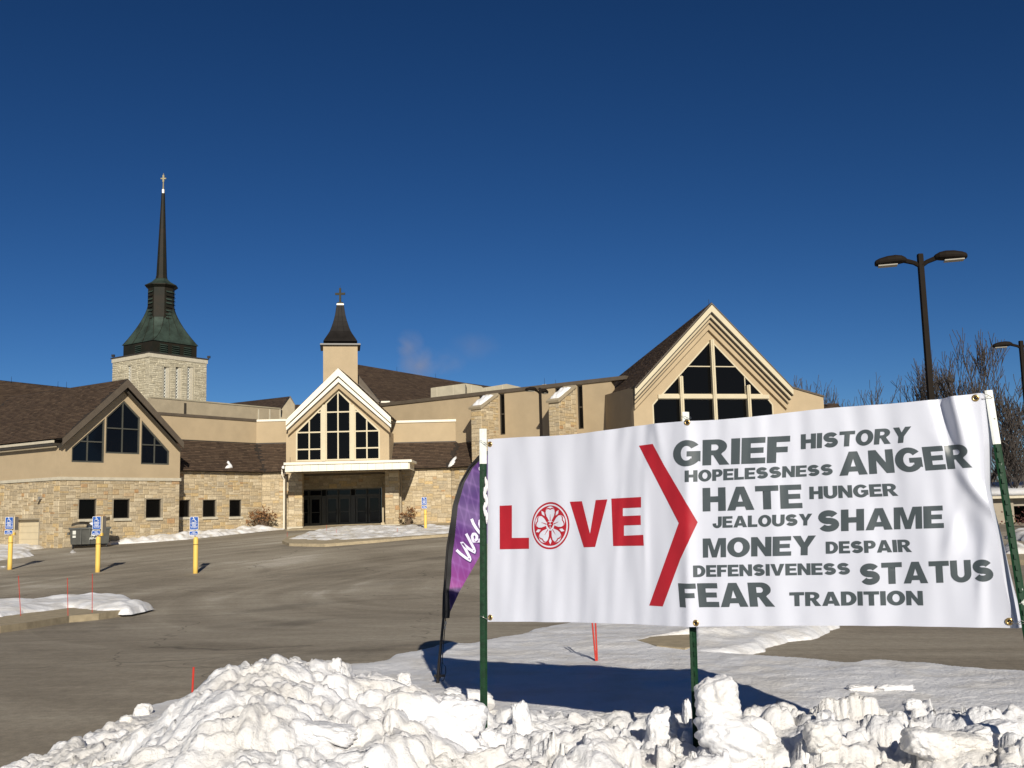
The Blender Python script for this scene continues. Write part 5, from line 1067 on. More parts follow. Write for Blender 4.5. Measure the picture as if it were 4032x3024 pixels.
# ============================================================ SHRUBS WITH DRIED FLOWER HEADS
def shrub(base,h,spread,seed,label,n=46,lean=0):
    r_=random.Random(seed); o=thing('dry_shrub',label,'shrub',base); st=MB(); lf=MB()
    for k in range(n):
        a=r_.uniform(0,6.28); u=r_.random()**.7; p=Vector((base.x+r_.uniform(-.1,.1),base.y+r_.uniform(-.1,.1),base.z-.1)); q=base+Vector((math.cos(a)*spread*u,math.sin(a)*spread*u*.7,h*r_.uniform(.45,1)*(1-.35*u*u)))
        m_=p.lerp(q,.5)+Vector((0,0,h*.12)); st.tube([p,m_,q],[.014,.009,.005],3,False)
        for j in range(2):
            e=m_.lerp(q,r_.random())+Vector((r_.uniform(-.25,.25),r_.uniform(-.2,.2),r_.uniform(.0,.25))); st.tube([m_.lerp(q,.3),e],[.006,.003],3,False)
        for e in ([q] if r_.random()<.8 else []):
            for j in range(9):
                c=e+Vector((r_.gauss(0,.06),r_.gauss(0,.06),r_.gauss(0,.045))); d1=Vector((r_.uniform(-1,1),r_.uniform(-1,1),r_.uniform(-1,1))).normalized()*.05; d2=d1.orthogonal().normalized()*.045
                lf.add([c-d1,c+d2,c+d1,c-d2],[(0,1,2,3)])
    st.build('stems',M['twig'],o,fix=False); lf.build('flower_heads',M['dryleaf'],o,fix=False)['kind']='stuff'; return o
q=P(*RH(1105,1470),YF-1.2); q.z=float(gz(q.x,q.y)); shrub(q,1.65,1.05,3,'leafless shrub with dried rust coloured flower heads left of the entrance',95)
q=P(*RA(1205,1425),YF-1.6); q.z=float(gz(q.x,q.y)); shrub(q,1.15,.62,5,'smaller dry shrub with brown flower heads right of the entrance',50)
# ============================================================ RED MARKERS
def stick(base,top,Yd,label,r=.006,par=None):
    a=P(*base,Yd); c=P(*top,Yd); b=MB(); b.tube([Vector((a.x,Yd,a.z-.15)),Vector((c.x,Yd,c.z))],r,6); return tag(b.build('snow_marker',M['red'],None,loc=(a.x,Yd,a.z)),label,'snow marker',group='thin red snow marker rods')
stick(R8(128,682),R8(112,490),18.2,'leftmost thin red marker rod in the snow island at left')
stick(R8(415,680),R8(410,503),18.0,'middle thin red marker rod in the snow island at left')
stick(R8(562,663),R8(562,478),18.4,'right thin red marker rod in the snow island at left')
stick(R8(1165,1210),R8(1178,1045),8.6,'single bright red marker rod poking up behind the ploughed snow bank',.009)
stick(RS5(380,165),RS5(355,-70),10.6,'red marker rod behind the banner, left of the crossed pair',.009)
stick(RS5(383,163),RS5(372,-75),10.6,'red marker rod behind the banner, right of the crossed pair',.009)
for i,(x,y0,y1,lb) in enumerate(((72,1600,1530,'faint red marker rod at the left tip of the entrance island'),(268,1590,1545,'faint red marker rod second from left on the entrance island'),(530,1590,1500,'faint red marker rod in the middle of the entrance island'),(438,1490,1462,'faint red marker rod before the middle entrance doors'),(1100,1525,1490,'faint red marker rod leaning right of the right stone pier'))):
    stick(RA(x,y0),RA(x+2,y1),57,lb,.008)
# ============================================================ TREES
def tree(px,ybase,ytop,Yd,spread,seed,label,den=1.0,tr=.3,lean=0,up=.55,lvl=5):
    r_=random.Random(seed); b0=P(px,ybase,Yd); zt_=P(px,ytop,Yd).z; g=float(gz(b0.x,Yd)); H=zt_-g; o=thing('bare_tree',label,'tree',(b0.x,Yd,g),'bare winter trees beyond the parking lot'); tk=MB(); cr=MB()
    base=Vector((b0.x,Yd,g-.2)); dirs=[(base,Vector((lean,0,1)).normalized(),H*.24,tr,0)]
    def grow(p,d,ln,r,l):
        q=p; pts=[p]; rs=[r]; dd=d.copy(); n=4 if l<2 else 3
        for i in range(n):
            dd=(dd+Vector((r_.uniform(-.16,.16),r_.uniform(-.16,.16),r_.uniform(-.02,.12)))).normalized(); q=q+dd*ln/n; pts.append(q); rs.append(max(.020,r*(1-.45*(i+1)/n)))
        (tk if l<=1 else cr).tube(pts,rs,6 if l<2 else 3,False)
        if l>=lvl: return
        k=(2 if r_.random()<.30 else 3) if l>0 else int(3*den)+2
        for j in range(k):
            t=1 if j==0 else r_.uniform(.3,1); i=min(n-1,int(t*n)); s_=pts[i].lerp(pts[i+1],t*n-i) if t<1 else pts[-1]
            a=r_.uniform(0,6.28); out=Vector((math.cos(a),math.sin(a)*.8,0))*spread; nd=(dd*.75+out*r_.uniform(.35,1.0)*(.55 if j==0 else 1)+Vector((0,0,up))).normalized()
            grow(s_,nd,ln*r_.uniform(.64,.88),rs[min(i+1,n)]*.68,l+1)
    grow(*dirs[0]); 
    zs=max(v[2] for v in cr.v); k=H/(zs-base.z)                 # scale to the measured height
    for mb in (tk,cr): mb.v=[(base.x+(v[0]-base.x)*k,base.y+(v[1]-base.y)*k,base.z+(v[2]-base.z)*k) for v in mb.v]
    tk.build('trunk',M['bark'],o,True,fix=False); cr.build('crown',M['bark'],o,fix=False); return o
tree(3905,2150,1275,78,.75,21,'tallest bare tree with a dense upright crown at the right picture edge',1.2,.36,.02,.5,6)
tree(3790,2150,1390,84,.85,22,'bare spreading tree just left of the tallest tree at right',1.1,.3,-.05,.45,6)
tree(3680,2150,1380,90,.8,23,'bare tree directly behind the big lamp post',1.15,.28,.0,.5,6)
tree(3560,2150,1455,92,.9,24,'lower bare tree left of the big lamp post',1.1,.25,-.12,.35,6)
tree(4080,2150,1440,74,.95,25,'bare tree at the extreme right partly outside the picture',1.2,.3,-.05,.4,6)
tree(3990,2150,1560,64,1.0,26,'short bushy bare tree above the snow-roofed house',1.2,.2,-.1,.35,6)
tree(3300,2150,1490,118,.8,27,'small distant bare tree right of the right gable',1.1,.22,0,.5,5)
tree(3170,2150,1475,112,.7,28,'distant bare tree rising just beyond the right gable roof end',1.1,.25,-.03,.6,5)
tree(3395,2150,1545,125,.9,29,'smallest distant bare tree in the dip between the gable and lamp post',1.0,.2,0,.5,5)
tree(3470,2150,1520,110,.9,30,'low distant bare tree left of the big lamp post cluster',1.1,.2,.05,.5,5)
# low woodland mass beyond (reads as one)
b=MB(); r_=random.Random(4)
for k in range(5200):
    x=r_.uniform(16,70); y=r_.uniform(95,130); z0=float(EYE-1.2); h=r_.uniform(1.5,6.5)*(1-.25*r_.random()); a=Vector((x,y,z0+r_.uniform(0,3))); c=a+Vector((r_.uniform(-1.4,1.4),r_.uniform(-1,1),h*.6)); b.tube([a,a.lerp(c,.5)+Vector((r_.uniform(-.3,.3),0,0)),c],[.035,.025,.012],3,False)
tag(b.build('woodland',M['bark'],None,fix=False),'brown tangle of distant leafless undergrowth beyond the parking lot','woodland',kind='stuff')
# ============================================================ HOUSE AT THE RIGHT EDGE
def RXE(x,y): return (3800+x*.5425,1500+y*.5425)
hs0=P(*RXE(300,850),62); hx=hs0.x-1.2; hg=float(gz(hx,62)); hz_=hs0.z
ho=thing('house','low house with snow covered roof and open dark garage at the right edge','house',(hx+4,62,hg))
b=MB(); b.aab(hx,hx+1.6,62,70,hg-.5,hz_); b.aab(hx+4.4,hx+12,62,70,hg-.5,hz_); b.aab(hx+1.6,hx+4.4,62.2,62.5,hz_-.5,hz_); b.build('wall',M['house'],ho)
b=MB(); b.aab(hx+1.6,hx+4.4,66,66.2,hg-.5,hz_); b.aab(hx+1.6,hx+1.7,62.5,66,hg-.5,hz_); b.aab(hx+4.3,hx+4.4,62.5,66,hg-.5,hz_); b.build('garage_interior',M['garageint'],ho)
b=MB(); b.box((hx+2.3,64,hg+.5),Vector((.2,0,0)),Vector((0,.2,0)),Vector((0,0,.5))); b.build('stored_box',M['yellow'],ho)
b=MB(); b.aab(hx-.6,hx+12.6,61.4,61.5,hz_-.02,hz_+.18); b.build('fascia',M['belt'],ho)
rz_=P(*RXE(300,755),66).z
b=MB(); b.loft([[Vector((hx-.7,61.35,hz_+.15)),Vector((hx+12.7,61.35,hz_+.15)),Vector((hx+12.2,66,rz_)),Vector((hx+.6,66,rz_))],[Vector((hx-.7,61.35,hz_+.38)),Vector((hx+12.7,61.35,hz_+.38)),Vector((hx+12.2,66,rz_+.2)),Vector((hx+.6,66,rz_+.2))]]); b.build('roof',M['snow'],ho,True)
b=MB(); r_=random.Random(9)
for k in range(2600):
    c=Vector((hx+1.6+r_.gauss(0,1.2),56+r_.gauss(0,.6),hg+.1+abs(r_.gauss(0,.38)))); d1=Vector((r_.uniform(-1,1),r_.uniform(-1,1),r_.uniform(-1,1))).normalized()*.07; d2=d1.orthogonal().normalized()*.06; b.add([c-d1,c+d2,c+d1,c-d2],[(0,1,2,3)])
hd_=thing('hedge','dark red brown leafless hedge before the house at the right edge','hedge',(hx+1.6,56,hg)); b.build('foliage',M['hedge'],hd_,fix=False)['kind']='stuff'
def pxl(L): return [RXE(*q) for q in L]
patch('snow_bank_house',pxl([(290,1150),(440,1165),(600,1180),(600,1125),(440,1128),(330,1120)]),.35,'ploughed snow ridge in front of the dark red hedge',.15,.2,seed=33)
patch('snow_bank_right',pxl([(270,1290),(420,1290),(560,1290),(440,1240),(370,1200),(290,1195)]),.4,'sunlit snow heap right of the banner post on the driveway island',.12,.25,seed=34)
kerb('kerb_right',pxl([(250,1330),(600,1340),(600,1275),(250,1280)]),'concrete kerb below the snow heap at the right edge',.14)
# ============================================================ SMOKE
def smoke():
    c=P(*RZ(950,520),140); m=bpy.data.materials.new('thin_smoke'); m.use_nodes=True; n=m.node_tree.nodes; l=m.node_tree.links; n.clear(); o=n.new('ShaderNodeOutputMaterial'); v=n.new('ShaderNodeVolumePrincipled'); v.inputs['Color'].default_value=(.9,.78,.74,1); v.inputs['Anisotropy'].default_value=.0
    tc=n.new('ShaderNodeTexCoord'); t=n.new('ShaderNodeTexNoise'); t.inputs['Scale'].default_value=.22; t.inputs['Detail'].default_value=5; t.inputs['Distortion'].default_value=.8; l.new(tc.outputs['Object'],t.inputs['Vector'])
    def puff(cx,cz,rx,rz_,k):
        mp=n.new('ShaderNodeVectorMath'); mp.operation='SUBTRACT'; l.new(tc.outputs['Object'],mp.inputs[0]); mp.inputs[1].default_value=(cx,0,cz); sc2=n.new('ShaderNodeVectorMath'); sc2.operation='MULTIPLY'; l.new(mp.outputs[0],sc2.inputs[0]); sc2.inputs[1].default_value=(1/rx,1/3.2,1/rz_); le=n.new('ShaderNodeVectorMath'); le.operation='LENGTH'; l.new(sc2.outputs[0],le.inputs[0])
        mr=n.new('ShaderNodeMapRange'); mr.inputs[1].default_value=0; mr.inputs[2].default_value=1; mr.inputs[3].default_value=k; mr.inputs[4].default_value=0; mr.clamp=True; l.new(le.outputs['Value'],mr.inputs[0]); return mr.outputs[0]
    acc=None
    for p in ((-1.5,1.9,2.2,2.6,1.0),(-.4,-.8,3.2,3.0,.8),(3.0,-.6,3.8,2.2,.32),(7.5,1.4,4.2,2.4,.12)):
        q=puff(*p)
        if acc is None: acc=q
        else: a=n.new('ShaderNodeMath'); a.operation='MAXIMUM'; l.new(acc,a.inputs[0]); l.new(q,a.inputs[1]); acc=a.outputs[0]
    r=n.new('ShaderNodeMapRange'); r.inputs[1].default_value=.38; r.inputs[2].default_value=.68; l.new(t.outputs[0],r.inputs[0])
    mu=n.new('ShaderNodeMath'); mu.operation='MULTIPLY'; l.new(acc,mu.inputs[0]); l.new(r.outputs[0],mu.inputs[1]); mu2=n.new('ShaderNodeMath'); mu2.operation='MULTIPLY'; mu2.inputs[1].default_value=.33; l.new(mu.outputs[0],mu2.inputs[0]); l.new(mu2.outputs[0],v.inputs['Density']); l.new(v.outputs[0],o.inputs['Volume'])
    b=MB(); b.aab(c.x-5.5,c.x+12.5,c.y-3.4,c.y+3.4,c.z-4.6,c.z+5.2); s_=b.build('smoke',m,None,loc=c); tag(s_,'thin pinkish puff of smoke drifting above the big brown roof','smoke',kind='stuff')
smoke()
# ============================================================ BANNER
LT,LB=P(1923,1733,6.73),P(1921,2448,6.73); MT,MBm=P(2703,1658,5.91),P(2714,2468,5.91); RT_,RBt=P(3857,1548,5.22),P(4003,2474,5.14); UM=.468
def bsurf(u,v):
    if u<=UM: t=u/UM; a=LB.lerp(MBm,t); c=LT.lerp(MT,t); n=(MT-LT)
    else: t=(u-UM)/(1-UM); a=MBm.lerp(RBt,t); c=MT.lerp(RT_,t); n=(RT_-MT)
    nn=Vector((n.y,-n.x,0)).normalized(); return a.lerp(c,v),nn
def bump1(x,c,w): return math.exp(-((x-c)/w)**2)
def sstep(a,b_,x): t=max(0,min(1,(x-a)/(b_-a))); return t*t*(3-2*t)
def bdisp(u,v):
    d=0.0
    for k,(f,a,ph,sl) in enumerate(((14,.0045,.3,.5),(23,.0032,1.9,-.8),(37,.0016,4.0,1.2),(61,.0007,2.2,-2.0))): d+=1.75*a*math.sin(2*math.pi*(f*u*.5+sl*v*.4)+ph+1.3*math.sin(3.1*u*2+k))*(.55+.45*math.sin(7*u+5*v+k*2))
    d+=.016*bump1(u,UM,.012)*sstep(0,.4,abs(v-.5)+.1)*0.6                      # held forward at the middle post
    d-=.035*math.sin(math.pi*min(1,u/UM))*(1-.3*v)                             # bellies of the two panels
    if u>UM: d-=.040*math.sin(math.pi*(u-UM)/(1-UM))
    d+=.010*bump1(u-.09*(v-1),.335,.014)*sstep(.75,1,v)+.012*bump1(u-.05*(1-v),.405,.010)*sstep(.70,1,v)-.010*bump1(u+.04*(1-v),.38,.012)*sstep(.72,1,v)
    d+=.006*bump1(u,.30+.03*v,.008)*bump1(v,.52,.2)+.006*bump1(u,.375,.007)*bump1(v,.45,.25)
    # big folds near the right post
    d+=.045*bump1(u,.955-.06*(v-1),.014)*sstep(.50,.95,v)-.030*bump1(u,.935-.05*(v-1),.012)*sstep(.55,1,v)
    d+=.022*bump1(u+.25*(v-.62),.972,.013)*bump1(v,.58,.16)-.02*bump1(u,.955,.02)*bump1(v,.42,.10)+.018*bump1(u-.16*(v-.4),.93,.014)*bump1(v,.40,.13)
    d+=.020*bump1(u-.08*(v-.2),.965,.010)*bump1(v,.22,.16)
    return d
def bpt(u,v,off=0):
    p,n=bsurf(u,v); ed=.006*math.sin(18*u+1)*(sstep(.9,1,v)); hx=Vector((-n.y,n.x,0)); p=p-hx*(.034*sstep(.88,1,u)*max(0,math.sin(math.pi*v))*(1+.25*math.sin(v*13)))
    return p+n*(bdisp(u,v)+off)+Vector((0,0,ed-.010*math.sin(math.pi*((u/UM) if u<UM else (u-UM)/(1-UM)))*(2*v-1)*(.6 if v>.5 else .5)))
ban=thing('banner','wide white banner lettered LOVE with red chevron and grey words, tied to metal posts','banner',(MBm.x,MBm.y,MBm.z))
nu,nv=420,150; b=MB(); vs=[bpt(i/nu,j/nv) for j in range(nv+1) for i in range(nu+1)]
b.add(vs,[(j*(nu+1)+i,j*(nu+1)+i+1,(j+1)*(nu+1)+i+1,(j+1)*(nu+1)+i) for j in range(nv) for i in range(nu)])
# the right end folds back behind itself towards the post
k0=len(b.v); nf=10
for j in range(nv+1):
    v=j/nv; p=bpt(1,v); q=bpt(.985,v); d=(p-q); d.z=0; d.normalize(); n=bsurf(1,v)[1]
    for i in range(nf+1):
        t=i/nf; wv=.5+.5*math.sin(v*9+.6); b.v.append(tuple(p+d*(.032*math.sin(t*1.9)*(.6+.6*wv))-n*(.115*t)+Vector((0,0,0))))
b.f+=[(k0+j*(nf+1)+i,k0+j*(nf+1)+i+1,k0+(j+1)*(nf+1)+i+1,k0+(j+1)*(nf+1)+i) for j in range(nv) for i in range(nf)]
b.build('sheet',M['paper'],ban,True,fix=False)
def uvof(px,py):
    u,v=.5,.5
    u=(px-1923)/(3930-1923); v=(2470-py)/(2470-1640)
    for _ in range(30):
        def proj(u,v): q=R3.transposed()@(bpt(u,v)-EYEV); return Vector((2016+F*q.x/-q.z,1512+F*q.y/q.z))
        e=1e-3; p=proj(u,v); r=Vector((px,py))-p; du=(proj(u+e,v)-p)/e; dv=(proj(u,v+e)-p)/e; det=du.x*dv.y-du.y*dv.x
        su=(r.x*dv.y-r.y*dv.x)/det; sv=(du.x*r.y-du.y*r.x)/det; u+=max(-.1,min(.1,su)); v+=max(-.1,min(.1,sv))
        if abs(su)+abs(sv)<1e-6: break
    return u,v
def bil(c,x,y): # c: bl,br,tr,tl
    a=Vector(c[0]).lerp(Vector(c[1]),x); d=Vector(c[3]).lerp(Vector(c[2]),x); return a.lerp(d,y)
def printmesh(name,loops_list,m,parent,off,label=None):
    """loops_list: list of (outer,[holes]) in banner uv; cut finely so the print follows the folds"""
    bm=bmesh.new()
    for outer,holes in loops_list:
        L=[[Vector((p[0],p[1],0)) for p in q] for q in [outer]+list(holes)]; tri=tessellate_polygon(L); fl=[bm.verts.new(p) for q in L for p in q]
        for t in tri:
            try: bm.faces.new([fl[i] for i in t])
            except ValueError: pass
    us=[v.co.x for v in bm.verts]; 
    u0,u1=min(us),max(us); v0,v1=min(v.co.y for v in bm.verts),max(v.co.y for v in bm.verts)
    k=math.floor(u0*210)
    while k/210<u1:
        bmesh.ops.bisect_plane(bm,geom=bm.verts[:]+bm.edges[:]+bm.faces[:],plane_co=(k/210,0,0),plane_no=(1,0,0),dist=1e-7); k+=1
    k=math.floor(v0*50)
    while k/50<v1:
        bmesh.ops.bisect_plane(bm,geom=bm.verts[:]+bm.edges[:]+bm.faces[:],plane_co=(0,k/50,0),plane_no=(0,1,0),dist=1e-7); k+=1
    for v in bm.verts: v.co=bpt(v.co.x,v.co.y,off)
    bmesh.ops.triangulate(bm,faces=bm.faces)
    me=bpy.data.meshes.new(name); bm.to_mesh(me); bm.free(); me.materials.append(m); o=bpy.data.objects.new(name,me); C.objects.link(o); setpar(o,parent); me.polygons.foreach_set('use_smooth',[True]*len(me.polygons))
    if label: o['label']=label
    return o
def arc(cx,cy,rx,ry,a0,a1,n=14): return [(cx+rx*math.cos(math.radians(a0+(a1-a0)*k/n)),cy+ry*math.sin(math.radians(a0+(a1-a0)*k/n))) for k in range(n+1)]
t=.25
def stroke(pts,hw):
    L,R=[],[]
    for i,p in enumerate(pts):
        a=Vector(pts[max(0,i-1)]); c=Vector(pts[min(len(pts)-1,i+1)]); d=(c-a).normalized(); h=hw(i/(len(pts)-1)) if callable(hw) else hw; L.append((p[0]-d.y*h,p[1]+d.x*h)); R.append((p[0]+d.y*h,p[1]-d.x*h))
    return L+R[::-1]
GL={}
t=.30; hb_=.215
GL['I']=(.30,[([(0,0),(t,0),(t,1),(0,1)],[])])
GL['L']=(.72,[([(0,0),(.72,0),(.72,.23),(t,.23),(t,1),(0,1)],[])])
GL['E']=(.78,[([(0,0),(.78,0),(.78,.22),(t,.22),(t,.40),(.72,.40),(.72,.61),(t,.61),(t,.78),(.77,.78),(.77,1),(0,1)],[])])
GL['F']=(.73,[([(0,0),(t,0),(t,.39),(.66,.39),(.66,.60),(t,.60),(t,.78),(.73,.78),(.73,1),(0,1)],[])])
GL['H']=(.90,[([(0,0),(t,0),(t,.38),(.60,.38),(.60,0),(.90,0),(.90,1),(.60,1),(.60,.63),(t,.63),(t,1),(0,1)],[])])
GL['T']=(.86,[([(.28,0),(.58,0),(.58,.77),(.86,.77),(.86,1),(0,1),(0,.77),(.28,.77)],[])])
GL['N']=(.90,[([(0,0),(.28,0),(.28,.55),(.62,0),(.90,0),(.90,1),(.62,1),(.62,.45),(.28,1),(0,1)],[])])
GL['M']=(1.06,[([(0,0),(.245,0),(.245,.68),(.42,0),(.64,0),(.815,.68),(.815,0),(1.06,0),(1.06,1),(.71,1),(.53,.38),(.35,1),(0,1)],[])])
GL['A']=(1.02,[([(0,0),(.31,0),(.355,.15),(.665,.15),(.71,0),(1.02,0),(.665,1),(.355,1)],[[(.42,.365),(.60,.365),(.51,.69)]])])
GL['V']=(.98,[([(.345,0),(.635,0),(.98,1),(.67,1),(.49,.34),(.31,1),(0,1)],[])])
GL['Y']=(.98,[([(.34,0),(.64,0),(.64,.40),(.98,1),(.65,1),(.49,.66),(.33,1),(0,1),(.34,.40)],[])])
GL['O']=(.99,[(arc(.495,.5,.495,.52,0,360,36)[:-1],[arc(.495,.5,.195,.285,0,360,28)[:-1]])])
GL['D']=(.88,[([(0,0)]+arc(.38,.5,.50,.5,-90,90,18)+[(0,1)],[[(t,.225)]+arc(.37,.5,.20,.275,-90,90,14)+[(t,.775)]])])
GL['P']=(.80,[([(0,0),(t,0),(t,.335)]+arc(.46,.668,.34,.333,-90,90,16)+[(0,1)],[[(t,.55)]+arc(.40,.67,.10,.12,-90,90,10)+[(t,.79)]])])
GL['R']=(.93,[([(0,0),(t,0),(t,.385),(.36,.385),(.58,0),(.93,0),(.64,.42)]+arc(.48,.712,.36,.288,-55,90,14)+[(0,1)],[[(t,.575)]+arc(.43,.69,.11,.115,-90,90,10)+[(t,.805)]])])
GL['U']=(.90,[([(0,1)]+arc(.45,.39,.45,.41,180,360,20)+[(.90,1),(.60,1)]+arc(.45,.37,.15,.155,360,180,14)+[(t,1)],[])])
GL['J']=(.72,[([(.72,1)]+arc(.36,.34,.36,.36,0,-180,18)+[(0,.39),(.28,.42)]+arc(.35,.33,.07,.115,180,360,10)+[(.42,1)],[])])
GL['G']=(.97,[(arc(.495,.5,.495,.52,38,322,26)+[(.955,.16),(.955,.575),(.51,.575),(.51,.37),(.67,.37),(.67,.275)]+arc(.50,.5,.20,.29,-42,-322,22),[])])
sp_=arc(.43,.680,.265,.180,20,262,16)+arc(.44,.318,.275,.182,82,-158,16)
GL['S']=(.88,[(stroke(sp_,lambda k:.137+.012*math.sin(math.pi*k)),[])])
def word(s_,corners,region,gap=.05):
    """corners in region pixels: baseline-left, baseline-right, cap-right, cap-left"""
    c=[uvof(*region(*q)) for q in corners]; tot=sum(GL[ch][0] for ch in s_)+gap*(len(s_)-1); x=0; loops=[]
    for ch in s_:
        w_,parts=GL[ch]
        for outer,holes in parts:
            f=lambda L:[tuple(bil(c,(x+p[0])/tot,p[1])) for p in L]
            def dens(L):
                R_=[]
                for i in range(len(L)):
                    a,b_=L[i],L[(i+1)%len(L)]; k=max(1,int(math.hypot(b_[0]-a[0],b_[1]-a[1])/.34)); R_+=[(a[0]+(b_[0]-a[0])*j/k,a[1]+(b_[1]-a[1])*j/k) for j in range(k)]
                return R_
            loops.append((f(dens(outer)),[f(dens(h)) for h in holes]))
        x+=w_+gap
    printmesh('printed_word',loops,M['ink'],ban,.0014,'grey printed word '+s_)
WORDS=[('GRIEF',(70,466),(704,443),(708,298),(70,330)),('HISTORY',(765,372),(1357,334),(1367,247),(765,291)),('HOPELESSNESS',(133,551),(940,512),(942,451),(133,488)),
('ANGER',(975,517),(1700,471),(1680,341),(975,388)),('HATE',(231,711),(775,692),(768,563),(230,583)),('HUNGER',(812,644),(1297,625),(1288,557),(811,576)),
('JEALOUSY',(285,801),(826,786),(828,722),(285,739)),('SHAME',(857,822),(1545,800),(1538,678),(857,706)),('MONEY',(232,962),(846,948),(848,841),(231,858)),
('DESPAIR',(901,941),(1371,931),(1364,863),(900,875)),('DEFENSIVENESS',(179,1069),(1035,1054),(1033,990),(178,1005)),('STATUS',(1087,1111),(1820,1090),(1810,970),(1084,995)),
('FEAR',(107,1231),(626,1229),(610,1097),(97,1101)),('TRADITION',(704,1227),(1432,1222),(1428,1143),(702,1151))]
for w_ in WORDS: word(w_[0],w_[1:],R7)
def poly_uv(R_,L,n=6):
    out=[]
    for i in range(len(L)):
        a,b_=L[i],L[(i+1)%len(L)]
        for k in range(n): out.append(uvof(*R_(a[0]+(b_[0]-a[0])*k/n,a[1]+(b_[1]-a[1])*k/n)))
    return out
for nm,L in (('L',[(370,403),(437,400),(437,578),(530,577),(530,637),(371,640)]),('V',[(752,381),(818,378),(862,555),(893,372),(957,368),(890,627),(828,629)]),('E',[(978,364),(1140,355),(1140,412),(1041,416),(1041,459),(1138,455),(1139,507),(1047,510),(1047,566),(1152,561),(1155,620),(988,622)])):
    printmesh('printed_letter',[(poly_uv(R6,L),[])],M['redink'],ban,.0014,'red printed letter '+nm)
printmesh('printed_chevron',[(poly_uv(R6,[(1128,76),(1203,66),(1265,182),(1448,493),(1355,690),(1258,951),(1184,946),(1345,497)],8),[])],M['redink'],ban,.0014,'large red chevron pointing right')
# rose emblem, stacked flat layers in a unit-circle frame mapped through the photo's ellipse
ce=uvof(*RE(722,857)); ex=(uvof(*RE(1180,850))[0]-uvof(*RE(268,862))[0])/2; ey=(uvof(*RE(735,285))[1]-uvof(*RE(722,1428))[1])/2
def em(L): return [(ce[0]+p[0]*ex,ce[1]+p[1]*ey) for p in L]
def circ(r,n=56): return arc(0,0,r,r,0,360,n)[:-1]
def rotl(L,a): a=math.radians(a); return [(p[0]*math.cos(a)-p[1]*math.sin(a),p[0]*math.sin(a)+p[1]*math.cos(a)) for p in L]
printmesh('emblem_ring',[(em(circ(1)),[em(circ(.925))])],M['redink'],ban,.0014,'red outer ring of the rose emblem')
printmesh('emblem_disc',[(em(circ(.855)),[])],M['redink'],ban,.0014,'red disc of the rose emblem')
pet=[(.03,.15),(.13,.30),(.20,.40),(.25,.55),(.235,.64),(.17,.70),(.09,.70),(0,.665),(-.09,.70),(-.17,.70),(-.235,.64),(-.25,.55),(-.20,.40),(-.13,.30),(-.03,.15)]
hi=arc(0,.60,.245,.215,8,172,14)+[(-.225,.66),(-.17,.745),(-.08,.755),(0,.72),(.08,.755),(.17,.745),(.225,.66)]
W_=[]; 
for k in range(5): W_.append((em(rotl(pet,72*k)),[])); W_.append((em(rotl(hi,72*k)),[])); W_.append((em(rotl([(0,.51),(.07,.66),(0,.80),(-.07,.66)],36+72*k)),[]))
W_.append((em(circ(.21,24)),[]))
printmesh('emblem_petals',W_[:-1],M['paper'],ban,.0024,'white petals, sepals and outer crescents of the rose emblem')
printmesh('emblem_centre',[W_[-1]],M['paper'],ban,.0030)
V_=[(em(rotl([(-.022,.20),(.022,.20),(.006,.48),(-.006,.48)],72*k)),[]) for k in range(5)]
heart=[(0,-.17),(.10,-.07),(.165,.03),(.17,.10),(.14,.155),(.08,.165),(.03,.145),(0,.11),(-.03,.145),(-.08,.165),(-.14,.155),(-.17,.10),(-.165,.03),(-.10,-.07)]
printmesh('emblem_heart',V_+[(em(heart),[])],M['redink'],ban,.0036,'red heart and veins in the rose emblem')
printmesh('emblem_cross',[(em([(-.018,-.12),(.018,-.12),(.018,.03),(.07,.03),(.07,.06),(.018,.06),(.018,.11),(-.018,.11),(-.018,.06),(-.07,.06),(-.07,.03),(-.018,.03)]),[])],M['paper'],ban,.0042,'small white cross in the emblem heart')
gr={}
for nm,q in (('a',(1930,1749)),('b',(1931,2431)),('c',(2706,1663)),('d',(2740,2453)),('e',(3841,1567)),('f',(3974,2447))):
    u,v=uvof(*q); c=bpt(u,v,.003); n=bsurf(u,v)[1]; a_=Vector((-n.y,n.x,0)); up2=Vector((0,0,1)); b=MB(); rings=[]
    for i in range(14):
        th=2*math.pi*i/14; r0=.0135; rings.append([c+(a_*math.cos(th)+up2*math.sin(th))*(r0+.0055*math.cos(ph))+n*(.004*math.sin(ph)) for ph in [2*math.pi*k/6 for k in range(6)]])
    rings.append(rings[0]); b.loft(rings,False); g_=b.build('grommet',M['brass'],ban,True)
    b=MB(); b.prism([c+n*.001+(a_*math.cos(2*math.pi*i/12)+up2*math.sin(2*math.pi*i/12))*.009 for i in range(12)],[c-n*.002+(a_*math.cos(2*math.pi*i/12)+up2*math.sin(2*math.pi*i/12))*.009 for i in range(12)]); b.build('grommet_hole',M['black'],g_); gr[nm]=c
